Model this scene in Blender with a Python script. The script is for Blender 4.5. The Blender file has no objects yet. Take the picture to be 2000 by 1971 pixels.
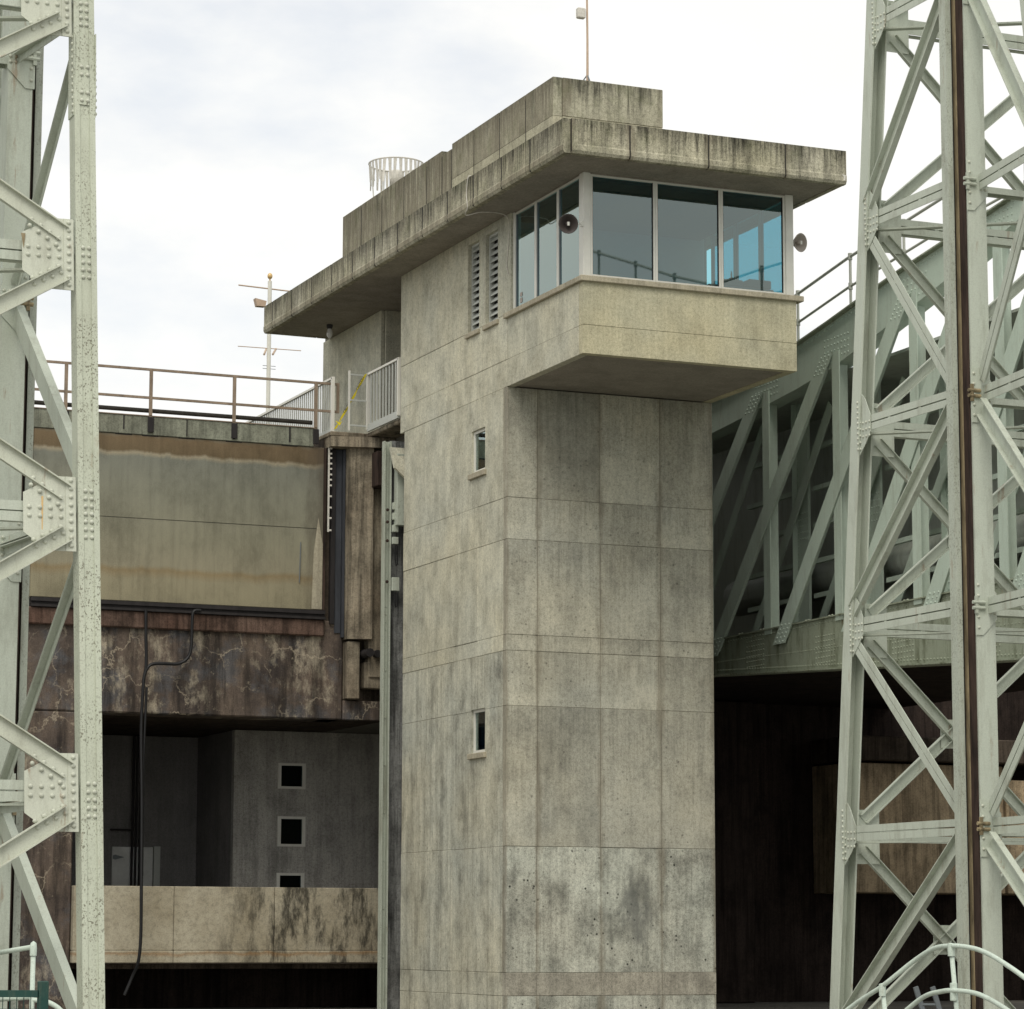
import bpy, bmesh, math, random
from mathutils import Vector, Matrix
random.seed(7)
SC = bpy.context.scene
COL = SC.collection
R = math.radians

# ------------------------------------------------------------------ camera
CAMPOS = Vector((0, 0, 1.6))
pitch, yaw, roll = R(8.449), R(22.834), R(0.138)
d = Vector((math.sin(yaw)*math.cos(pitch), math.cos(yaw)*math.cos(pitch), math.sin(pitch)))
r = Vector((math.cos(yaw), -math.sin(yaw), 0)); u = r.cross(d)
r2 = r*math.cos(roll)+u*math.sin(roll); u2 = -r*math.sin(roll)+u*math.cos(roll)
cam = bpy.data.cameras.new('camera'); camo = bpy.data.objects.new('camera', cam); COL.objects.link(camo)
cam.sensor_width = 36; cam.lens = 5690/2000*36; cam.clip_start = .1; cam.clip_end = 3000
M = Matrix((r2, u2, -d)).transposed().to_4x4(); M.translation = CAMPOS
camo.matrix_world = M
SC.camera = camo

# ------------------------------------------------------------------ sky and sun
SUN_EL, SUN_AZ = R(52), R(212)          # azimuth clockwise from +Y
W = bpy.data.worlds.new('World'); SC.world = W; W.use_nodes = True
nt = W.node_tree; nt.nodes.clear()
out = nt.nodes.new('ShaderNodeOutputWorld')
sky = nt.nodes.new('ShaderNodeTexSky'); sky.sky_type = 'NISHITA'; sky.sun_disc = False
sky.sun_elevation = SUN_EL; sky.sun_rotation = SUN_AZ; sky.air_density = 1.0; sky.dust_density = 2.0
bgs = nt.nodes.new('ShaderNodeBackground'); bgs.inputs[1].default_value = .12
bgc = nt.nodes.new('ShaderNodeBackground')
tc = nt.nodes.new('ShaderNodeTexCoord')
mp = nt.nodes.new('ShaderNodeMapping'); mp.inputs['Scale'].default_value = (1, 1, 2.2); mp.inputs['Location'].default_value = (3.4, 1.8, 0)
n1 = nt.nodes.new('ShaderNodeTexNoise'); n1.inputs['Scale'].default_value = 5.0; n1.inputs['Detail'].default_value = 7; n1.inputs['Roughness'].default_value = .55
n2 = nt.nodes.new('ShaderNodeTexNoise'); n2.inputs['Scale'].default_value = 9.0; n2.inputs['Detail'].default_value = 6
cr = nt.nodes.new('ShaderNodeValToRGB'); cr.color_ramp.elements[0].position = .36; cr.color_ramp.elements[0].color = (.72, .72, .72, 1)
cr.color_ramp.elements[1].position = .50; cr.color_ramp.elements[1].color = (1, 1, 1, 1)
cc = nt.nodes.new('ShaderNodeValToRGB'); cc.color_ramp.elements[0].position = .25; cc.color_ramp.elements[0].color = (.775, .773, .757, 1)
cc.color_ramp.elements[1].position = .6; cc.color_ramp.elements[1].color = (.82, .815, .79, 1)
bgc.inputs[1].default_value = 1.0
mx = nt.nodes.new('ShaderNodeMixShader')
L = nt.links.new
L(tc.outputs['Generated'], mp.inputs[0]); L(mp.outputs[0], n1.inputs[0]); L(mp.outputs[0], n2.inputs[0])
L(n1.outputs[0], cr.inputs[0]); L(n2.outputs[0], cc.inputs[0]); L(cc.outputs[0], bgc.inputs[0])
L(sky.outputs[0], bgs.inputs[0]); L(cr.outputs[0], mx.inputs[0]); L(bgs.outputs[0], mx.inputs[1]); L(bgc.outputs[0], mx.inputs[2]); L(mx.outputs[0], out.inputs[0])

sl = bpy.data.lights.new('sun', 'SUN'); sl.energy = 1.5; sl.angle = R(35); sl.color = (1, .94, .84)
so = bpy.data.objects.new('sun', sl); COL.objects.link(so)
sdir = Vector((math.sin(SUN_AZ)*math.cos(SUN_EL), math.cos(SUN_AZ)*math.cos(SUN_EL), math.sin(SUN_EL)))
so.rotation_euler = sdir.to_track_quat('Z', 'Y').to_euler(); so.location = (0, 0, 60)

vs = SC.view_settings; vs.view_transform = 'Standard'; vs.look = 'None'; vs.exposure = 0.36; vs.gamma = 1; vs.use_curve_mapping = False
SC.render.film_transparent = False
SC.cycles.max_bounces = 5; SC.cycles.diffuse_bounces = 3; SC.cycles.glossy_bounces = 2; SC.cycles.transparent_max_bounces = 8

# ------------------------------------------------------------------ materials
MATS = {}
class NT:
    def __init__(s, name):
        m = bpy.data.materials.new(name); m.use_nodes = True; s.m = m; s.t = m.node_tree; s.t.nodes.clear()
        s.out = s.n('OutputMaterial'); s.b = s.n('BsdfPrincipled'); s.l(s.b.outputs[0], s.out.inputs[0]); MATS[name] = m
    def n(s, k): return s.t.nodes.new('ShaderNode'+k)
    def l(s, a, b): s.t.links.new(a, b)
    def pos(s): 
        if not hasattr(s, '_p'): s._p = s.n('NewGeometry').outputs['Position']
        return s._p
    def noise(s, scale, detail=5, rough=.55, sc=(1, 1, 1), loc=(0, 0, 0), src=None, dist=0):
        mp = s.n('Mapping'); mp.inputs['Scale'].default_value = sc; mp.inputs['Location'].default_value = loc
        s.l(src or s.pos(), mp.inputs[0]); n = s.n('TexNoise'); n.inputs['Scale'].default_value = scale
        n.inputs['Detail'].default_value = detail; n.inputs['Roughness'].default_value = rough; n.inputs['Distortion'].default_value = dist
        s.l(mp.outputs[0], n.inputs[0]); return n.outputs[0]
    def ramp(s, fac, stops):
        c = s.n('ValToRGB'); e = c.color_ramp.elements
        while len(e) < len(stops): e.new(.5)
        for i, (p, k) in enumerate(stops):
            e[i].position = p; e[i].color = (k, k, k, 1) if not isinstance(k, tuple) else (*k, 1)
        s.l(fac, c.inputs[0]); return c.outputs[0]
    def mix(s, fac, a, b, mode='MIX'):
        m = s.n('MixRGB'); m.blend_type = mode
        for i, v in ((0, fac), (1, a), (2, b)):
            if isinstance(v, (int, float)): m.inputs[i].default_value = v if i == 0 else (v, v, v, 1)
            elif isinstance(v, tuple): m.inputs[i].default_value = (*v, 1)
            else: s.l(v, m.inputs[i])
        return m.outputs[0]
    def math(s, op, a, b=0, clamp=False):
        m = s.n('Math'); m.operation = op; m.use_clamp = clamp
        for i, v in ((0, a), (1, b)):
            if isinstance(v, (int, float)): m.inputs[i].default_value = v
            else: s.l(v, m.inputs[i])
        return m.outputs[0]
    def sep(s, src): 
        x = s.n('SeparateXYZ'); s.l(src, x.inputs[0]); return x.outputs
    def rnd(s): return s.n('ObjectInfo').outputs['Random']
    def done(s, col, rough=.8, bump=None, bs=.3, bd=.01, metal=0, spec=.3):
        if isinstance(col, tuple): s.b.inputs['Base Color'].default_value = (*col, 1)
        else: s.l(col, s.b.inputs['Base Color'])
        if isinstance(rough, (int, float)): s.b.inputs['Roughness'].default_value = rough
        else: s.l(rough, s.b.inputs['Roughness'])
        s.b.inputs['Metallic'].default_value = metal; s.b.inputs['Specular IOR Level'].default_value = spec
        if bump is not None:
            b = s.n('Bump'); b.inputs['Strength'].default_value = bs; b.inputs['Distance'].default_value = bd
            s.l(bump, b.inputs['Height']); s.l(b.outputs[0], s.b.inputs['Normal'])
        return s.m

def concrete(name, base, warm, blotch=.5, streak=.5, fine=.35, rand=.22, spots=.0, topstain=0.0, moss=0.0, seed=0, edge=0.0, patch=None):
    s = NT(name)
    lg = s.ramp(s.noise(.45, 3, .6, loc=(seed, 0, 0)), [(.3, 0.), (.7, 1.)])
    c = s.mix(lg, base, warm)
    md = s.ramp(s.noise(1.7, 5, .65, sc=(1, 1, .8), loc=(0, seed, 3)), [(.32, 1-blotch), (.55, 1.), (.75, 1.06)])
    c = s.mix(1, c, md, 'MULTIPLY')
    st = s.ramp(s.noise(3.2, 4, .6, sc=(1.6, 1.6, .10), loc=(seed, 2, 0)), [(.36, 1-streak), (.52, 1.), (.7, 1.07)])
    c = s.mix(1, c, st, 'MULTIPLY')
    st2 = s.ramp(s.noise(14, 2, .6, sc=(1.5, 1.5, .07), loc=(seed, 7, 0)), [(.34, 1-streak*.6), (.5, 1.), (.68, 1.05)])
    c = s.mix(1, c, st2, 'MULTIPLY')
    fn = s.noise(45, 2, .75)
    c = s.mix(1, c, s.ramp(fn, [(.28, 1-fine), (.5, 1.), (.72, 1+fine*.35)]), 'MULTIPLY')
    mid = s.noise(16, 3, .75, loc=(0, 0, seed))
    c = s.mix(1, c, s.ramp(mid, [(.3, 1-fine*.75), (.52, 1.), (.72, 1.08)]), 'MULTIPLY')
    if rand:
        rr = s.math('ADD', s.math('MULTIPLY', s.rnd(), rand), 1-rand*.6)
        c = s.mix(1, c, rr, 'MULTIPLY')
    if spots:
        v = s.n('TexVoronoi'); v.inputs['Scale'].default_value = 7; s.l(s.pos(), v.inputs[0])
        sp = s.ramp(v.outputs['Distance'], [(.10, 0.), (.2, 1.)])
        gate = s.ramp(s.noise(1.3, 3), [(.48, 1.), (.6, 0.)])
        sp = s.mix(1, sp, gate, 'SCREEN')
        c = s.mix(spots, c, sp, 'MULTIPLY')
    if topstain:
        g = s.sep(s.n('TexCoord').outputs['Generated'])[2]
        edge = s.noise(6, 5, .7, sc=(2.2, 2.2, .12), loc=(seed, 0, 0))
        k = s.math('ADD', g, s.math('MULTIPLY', s.math('SUBTRACT', edge, .5), 2.2))
        k = s.ramp(k, [(.38, 0.), (.95, 1.)])
        blk = s.ramp(s.noise(9, 5, .7, sc=(2, 2, .10), loc=(4, seed, 0)), [(.38, .10), (.60, .75)])
        dk = s.mix(k, 1.0, blk)
        c = s.mix(topstain, c, dk, 'MULTIPLY')
    if edge:
        gx = s.sep(s.n('TexCoord').outputs['Generated'])[0]
        e_ = s.math('MINIMUM', gx, s.math('SUBTRACT', 1, gx))
        e_ = s.math('ADD', e_, s.math('MULTIPLY', s.math('SUBTRACT', s.noise(2.2, 4, .7, sc=(1, 1, .35), loc=(2, seed, 1)), .5), .30))
        c = s.mix(s.math('MULTIPLY', s.ramp(e_, [(.0, 1.), (.07, 0.)]), edge), c, (.19, .165, .12))
    if patch:
        dv = s.n('VectorMath'); dv.operation = 'SUBTRACT'; s.l(s.pos(), dv.inputs[0]); dv.inputs[1].default_value = patch[0]
        dl = s.n('VectorMath'); dl.operation = 'MULTIPLY'; s.l(dv.outputs[0], dl.inputs[0]); dl.inputs[1].default_value = patch[1]
        ln = s.n('VectorMath'); ln.operation = 'LENGTH'; s.l(dl.outputs[0], ln.inputs[0])
        k = s.math('ADD', ln.outputs['Value'], s.math('MULTIPLY', s.math('SUBTRACT', s.noise(4, 5, .7, sc=(1, 1, .4)), .5), 3.0))
        c = s.mix(s.math('MULTIPLY', s.ramp(k, [(.35, 1.), (1.0, 0.)]), .7), c, (.12, .125, .115))
    if moss:
        mo = s.ramp(s.noise(2.3, 6, .7), [(.5, 0.), (.66, 1.)])
        c = s.mix(s.math('MULTIPLY', mo, moss), c, (.10, .12, .045))
    return s.done(c, .92, s.math('ADD', mid, s.math('MULTIPLY', fn, .5)), .35, .012, spec=.15)

concrete('concrete_shaft', (.455, .455, .385), (.54, .515, .405), .26, .08, .32, .36, .45, seed=1, topstain=.28)
concrete('concrete_lower', (.54, .56, .48), (.47, .46, .38), .50, .22, .45, .10, .9, seed=5, edge=.6, patch=((25.22, 53.35, 2.15), (2.4, 0, 1.15)))
concrete('concrete_plinth', (.42, .40, .33), (.36, .335, .27), .35, .15, .4, .1, 0, seed=6)
concrete('concrete_left', (.53, .53, .44), (.585, .555, .42), .30, .08, .32, .10, .25, seed=3)
concrete('concrete_left_low', (.50, .51, .435), (.56, .535, .415), .42, .20, .34, .12, .4, seed=4)
concrete('concrete_cab', (.49, .475, .35), (.56, .51, .335), .22, .07, .28, .05, .0, seed=9)
concrete('concrete_fascia', (.47, .45, .355), (.42, .395, .28), .35, .35, .5, .10, 0, topstain=1.0, moss=.2, seed=12)
concrete('concrete_parapet', (.46, .445, .34), (.40, .385, .285), .30, .30, .45, .12, 0, topstain=.9, moss=.25, seed=17)
concrete('concrete_parapet_low', (.46, .44, .33), (.42, .40, .29), .25, .15, .35, .10, 0, seed=18)
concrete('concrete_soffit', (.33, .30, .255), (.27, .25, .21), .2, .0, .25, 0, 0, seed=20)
concrete('concrete_sill', (.44, .40, .30), (.42, .385, .29), .15, .15, .25, .1, 0, seed=22)
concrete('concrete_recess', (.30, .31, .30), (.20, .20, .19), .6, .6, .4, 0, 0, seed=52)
concrete('concrete_joint', (.40, .385, .31), (.24, .22, .17), .6, .1, .5, 0, 0, seed=50)
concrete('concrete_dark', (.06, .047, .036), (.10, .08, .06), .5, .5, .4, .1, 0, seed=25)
concrete('concrete_shade', (.026, .019, .016), (.045, .033, .027), .5, .5, .4, .1, 0, seed=26)  # near-black base: the shade of the voids is painted into the concrete colour
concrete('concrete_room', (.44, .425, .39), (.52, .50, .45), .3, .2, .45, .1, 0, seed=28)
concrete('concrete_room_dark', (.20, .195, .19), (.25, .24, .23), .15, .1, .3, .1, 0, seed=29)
concrete('concrete_brown', (.50, .39, .25), (.40, .32, .21), .45, .4, .4, .1, 0, seed=31)
concrete('concrete_pier', (.42, .375, .28), (.24, .195, .14), .65, .5, .4, .15, .3, seed=33)
concrete('concrete_ground', (.22, .21, .19), (.27, .26, .22), .3, 0, .4, 0, 0, seed=40)

def stained_band():
    s = NT('band_concrete')
    c = s.mix(s.ramp(s.noise(.8, 6, .65), [(.35, 0.), (.65, 1.)]), (.29, .255, .18), (.41, .375, .285))
    st = s.ramp(s.noise(2.4, 6, .75, sc=(1.2, 1.2, .34), loc=(3, 0, 0)), [(.40, .20), (.54, 1.)])
    x = s.sep(s.pos())[0]
    side = s.ramp(s.math('MULTIPLY', s.math('SUBTRACT', x, 18.0), .25), [(.12, 0.), (.6, 1.)])
    c = s.mix(side, c, s.mix(1, c, st, 'MULTIPLY'))
    z = s.sep(s.pos())[2]
    rust = s.ramp(s.math('ADD', s.math('MULTIPLY', s.math('SUBTRACT', z, 1.0), .6), s.math('MULTIPLY', s.noise(2, 4), .12)), [(.16, 0.), (.20, 1.), (.23, 0.)])
    c = s.mix(s.math('MULTIPLY', rust, .6), c, (.26, .14, .05))
    c = s.mix(1, c, s.ramp(s.noise(40, 4, .75), [(.3, .65), (.5, 1.), (.7, 1.1)]), 'MULTIPLY')
    c = s.mix(1, c, s.ramp(s.noise(9, 5, .7), [(.3, .7), (.5, 1.), (.7, 1.1)]), 'MULTIPLY')
    s.done(c, .9, s.noise(20, 5), .3)
stained_band()

def gate_mat():
    s = NT('gate_steel')
    z = s.sep(s.pos())[2]; x = s.sep(s.pos())[0]
    zz = s.math('ADD', z, s.math('MULTIPLY', s.math('SUBTRACT', s.noise(1.6, 6, .7, sc=(1, 1, .3)), .5), .26))
    k = s.math('DIVIDE', s.math('SUBTRACT', zz, 8.9), 4.2)
    c = s.ramp(k, [(0., (.27, .245, .165)), (.12, (.275, .25, .17)), (.165, (.245, .195, .115)), (.19, (.265, .245, .175)), (.35, (.25, .24, .175)),
                   (.60, (.225, .225, .175)), (.765, (.20, .205, .17)), (.785, (.32, .285, .205)), (.80, (.15, .115, .07)), (.87, (.175, .13, .08)), (.90, (.22, .20, .15)), (1., (.25, .265, .21))])
    e = s.ramp(s.noise(1.3, 6, .7, sc=(1, 1, .7), loc=(5, 0, 0)), [(.3, .72), (.52, 1.), (.75, 1.12)])
    c = s.mix(1, c, e, 'MULTIPLY')
    c = s.mix(1, c, s.ramp(s.noise(5, 5, .6, sc=(1.5, 1, .1)), [(.3, .85), (.5, 1.), (.7, 1.06)]), 'MULTIPLY')
    c = s.mix(1, c, s.ramp(s.noise(60, 3, .7), [(.3, .68), (.5, 1.), (.7, 1.15)]), 'MULTIPLY')
    bx_ = s.math('ADD', s.math('MULTIPLY', s.math('SUBTRACT', x, 20.75), 1.5), s.math('MULTIPLY', s.math('SUBTRACT', s.noise(2.5, 6, .75, sc=(1, 1, .4), loc=(7, 0, 0)), .5), 1.6))
    c = s.mix(s.math('MULTIPLY', s.ramp(bx_, [(.35, 0.), (1., 1.)]), .65), c, (.085, .07, .055))
    dr_ = s.ramp(s.noise(4, 6, .75, sc=(2.2, 1, .12), loc=(0, 3, 0)), [(.60, 0.), (.72, 1.)])
    c = s.mix(s.math('MULTIPLY', dr_, .35), c, (.11, .09, .065))
    s.done(c, .95, s.noise(30, 3), .15, .01, spec=.08)
gate_mat()

def veined():
    s = NT('stained_wall')
    w = s.n('VectorMath'); w.operation = 'ADD'; s.l(s.pos(), w.inputs[0])
    nz = s.n('TexNoise'); nz.inputs['Scale'].default_value = 1.9; nz.inputs['Detail'].default_value = 6; nz.inputs['Roughness'].default_value = .62; s.l(s.pos(), nz.inputs[0])
    sc = s.n('VectorMath'); sc.operation = 'SCALE'; sc.inputs['Scale'].default_value = .9; s.l(nz.outputs['Color'], sc.inputs[0]); s.l(sc.outputs[0], w.inputs[1])
    v = s.n('TexVoronoi'); v.feature = 'DISTANCE_TO_EDGE'; v.inputs['Scale'].default_value = .95; s.l(w.outputs[0], v.inputs[0])
    vein = s.ramp(v.outputs['Distance'], [(0., 1.), (.006, .75), (.024, 0.)])
    gate = s.ramp(s.noise(1.1, 4, .6, loc=(2, 2, 1)), [(.42, 0.), (.58, 1.)])
    vein = s.mix(1, vein, gate, 'MULTIPLY')
    c = s.mix(s.ramp(s.noise(.9, 6, .65), [(.35, 0.), (.65, 1.)]), (.050, .040, .036), (.17, .13, .10))
    pale = s.ramp(s.noise(1.3, 7, .7, sc=(1, 1, .55), loc=(9, 0, 4)), [(.54, 0.), (.66, 1.)])
    blu = s.ramp(s.noise(1.0, 5, .65, loc=(20, 3, 4)), [(.50, 0.), (.62, 1.)])
    c = s.mix(s.math('MULTIPLY', blu, .7), c, (.10, .105, .115))
    c = s.mix(s.math('MULTIPLY', pale, .9), c, (.42, .37, .28))
    st = s.ramp(s.noise(3, 6, .65, sc=(1.4, 1.4, .15)), [(.36, .35), (.56, 1.)])
    c = s.mix(1, c, st, 'MULTIPLY')
    sp_ = s.ramp(s.noise(6, 6, .75, loc=(1, 5, 2)), [(.60, 0.), (.70, 1.)])
    c = s.mix(s.math('MULTIPLY', sp_, .5), c, (.33, .285, .21))
    c = s.mix(s.math('MULTIPLY', vein, .55), c, (.50, .43, .32))
    c = s.mix(1, c, s.ramp(s.noise(35, 4, .75), [(.3, .6), (.5, 1.), (.7, 1.15)]), 'MULTIPLY')
    s.done(c, .85, s.noise(18, 5), .35, .02)
veined()

def paint(name, base, dirt=.25, speck=0.0, rust=.0, grime=(.16, .15, .10)):
    s = NT(name)
    c = s.mix(s.ramp(s.noise(.7, 5), [(.3, 0.), (.7, 1.)]), base, tuple(v*.9 for v in base))
    dk = s.ramp(s.noise(2.6, 7, .75, sc=(1.6, 1.6, .3)), [(.50, 0.), (.70, 1.)])
    c = s.mix(s.math('MULTIPLY', dk, dirt), c, grime)
    if speck:
        v = s.ramp(s.noise(52, 2, .6, sc=(1, 1, .7)), [(.57, 0.), (.61, 1.)])
        g = s.ramp(s.noise(2.2, 4), [(.38, 0.), (.6, 1.)])
        c = s.mix(s.math('MULTIPLY', s.math('MULTIPLY', v, g), speck), c, (.12, .11, .075))
    if rust:
        k = s.ramp(s.noise(4.5, 6, .7, sc=(1.2, 1.2, .2), loc=(3, 1, 8)), [(.62, 0.), (.70, 1.)])
        c = s.mix(s.math('MULTIPLY', k, rust), c, (.22, .10, .03))
    c = s.mix(1, c, s.ramp(s.noise(70, 2, .7), [(.3, .88), (.5, 1.), (.7, 1.06)]), 'MULTIPLY')
    s.done(c, .55, s.noise(25, 4), .06, .01, spec=.35)
paint('paint_tower', (.515, .56, .475), .38, .0, .5)
paint('paint_tower_near', (.50, .535, .43), .25, .8, .35)
paint('paint_gusset', (.545, .57, .475), .32, .0, .6)
paint('paint_truss', (.49, .58, .49), .30, 0, .25)
paint('paint_chord', (.30, .335, .25), .95, .4, .4, (.075, .085, .04))
paint('paint_rail', (.55, .64, .56), .2, .2, .2)
paint('paint_pale', (.46, .50, .42), .6, .5, .6)
paint('paint_white', (.72, .71, .64), .15, 0, .1)
paint('paint_grey', (.50, .52, .48), .2, 0, .15)
paint('paint_tank', (.46, .50, .44), .4, 0, .2)
paint('paint_green', (.012, .055, .045), .3, 0, 0)
paint('paint_handrail', (.40, .42, .37), .25, 0, .2)
def plain(name, col, rough=.6, metal=0, var=.3, scale=6, stretch=1):
    s = NT(name)
    k = s.ramp(s.noise(scale, 6, .7, sc=(1, 1, stretch)), [(.3, 1-var), (.7, 1+var*.4)])
    s.done(s.mix(1, col, k, 'MULTIPLY'), rough, s.noise(scale*6, 3), .1, .01, metal=metal)
plain('brown_steel', (.29, .225, .165), .75, 0, .45, 5, .5)
plain('rust', (.055, .035, .027), .9, 0, .85, 7, .15)
concrete('gate_cap', (.27, .285, .225), (.24, .245, .19), .4, .25, .35, 0, .2, seed=60)
concrete('rust_wall', (.10, .055, .04), (.17, .12, .095), .6, .5, .4, 0, 0, seed=44)
plain('rust_orange', (.62, .43, .20), .9, 0, .3, 12, .3)
plain('rust_light', (.32, .26, .155), .8, 0, .7, 9, .2)
plain('black_steel', (.025, .022, .022), .7, 0, .5, 6, .2)
plain('blue_black', (.05, .055, .065), .7, 0, .5, 6, .15)
plain('black_rubber', (.012, .012, .013), .45, 0, .3)
plain('aluminium', (.66, .66, .60), .45, 0, .1, 3)
plain('aluminium_dark', (.16, .18, .19), .4, .2, .1, 3)
plain('horn_brown', (.060, .050, .046), .5, 0, .2)
plain('horn_pale', (.36, .32, .28), .6, 0, .2)
plain('yellow_tape', (.75, .62, .02), .5, 0, .05)
plain('tape_black', (.02, .02, .02), .5, 0, .05)
plain('gold', (.65, .45, .2), .4, .3, .1)
plain('mast_white', (.68, .67, .60), .6, 0, .1)
plain('copper_tube', (.50, .38, .28), .6, 0, .15)
plain('door_white', (.72, .73, .70), .5, 0, .25, 2)
plain('interior_dark', (.045, .045, .045), .8, 0, .2)
plain('interior_blue', (.12, .15, .18), .8, 0, .2)
plain('interior_wall', (.28, .28, .26), .8, 0, .1, 1)
plain('interior_ceiling', (.10, .10, .095), .9, 0, .1, 1)
plain('joint_grey', (.17, .165, .14), .95, 0, .3, 12)
plain('dark_seam', (.045, .042, .035), .95, 0, .4, 9)
plain('rust_red', (.22, .08, .03), .9, 0, .5, 10)
plain('lead_white', (.62, .60, .54), .8, 0, .25, 14)
plain('grass_bank', (.09, .10, .045), .95, 0, .5, 3)

def glass(name, tint, refl):
    m = bpy.data.materials.new(name); m.use_nodes = True; t = m.node_tree; t.nodes.clear(); MATS[name] = m
    o = t.nodes.new('ShaderNodeOutputMaterial'); tr = t.nodes.new('ShaderNodeBsdfTransparent'); gl = t.nodes.new('ShaderNodeBsdfGlossy')
    tr.inputs[0].default_value = (*tint, 1); gl.inputs['Color'].default_value = (.78, .90, .85, 1); gl.inputs['Roughness'].default_value = .02
    f = t.nodes.new('ShaderNodeLayerWeight'); f.inputs[0].default_value = .5
    pw = t.nodes.new('ShaderNodeMath'); pw.operation = 'POWER'; pw.inputs[1].default_value = 3
    ma = t.nodes.new('ShaderNodeMath'); ma.operation = 'MULTIPLY_ADD'; ma.inputs[1].default_value = 1-refl; ma.inputs[2].default_value = refl; ma.use_clamp = True
    t.links.new(f.outputs['Facing'], pw.inputs[0])
    mx = t.nodes.new('ShaderNodeMixShader')
    t.links.new(pw.outputs[0], ma.inputs[0]); t.links.new(ma.outputs[0], mx.inputs[0]); t.links.new(tr.outputs[0], mx.inputs[1]); t.links.new(gl.outputs[0], mx.inputs[2]); t.links.new(mx.outputs[0], o.inputs[0])
glass('cab_glass', (.21, .58, .69), .19)
glass('dark_glass', (.45, .52, .58), .14)
s_ = NT('clear_bulb'); s_.b.inputs['Transmission Weight'].default_value = .0; s_.done((.62, .62, .60), .1, spec=.6)

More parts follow.
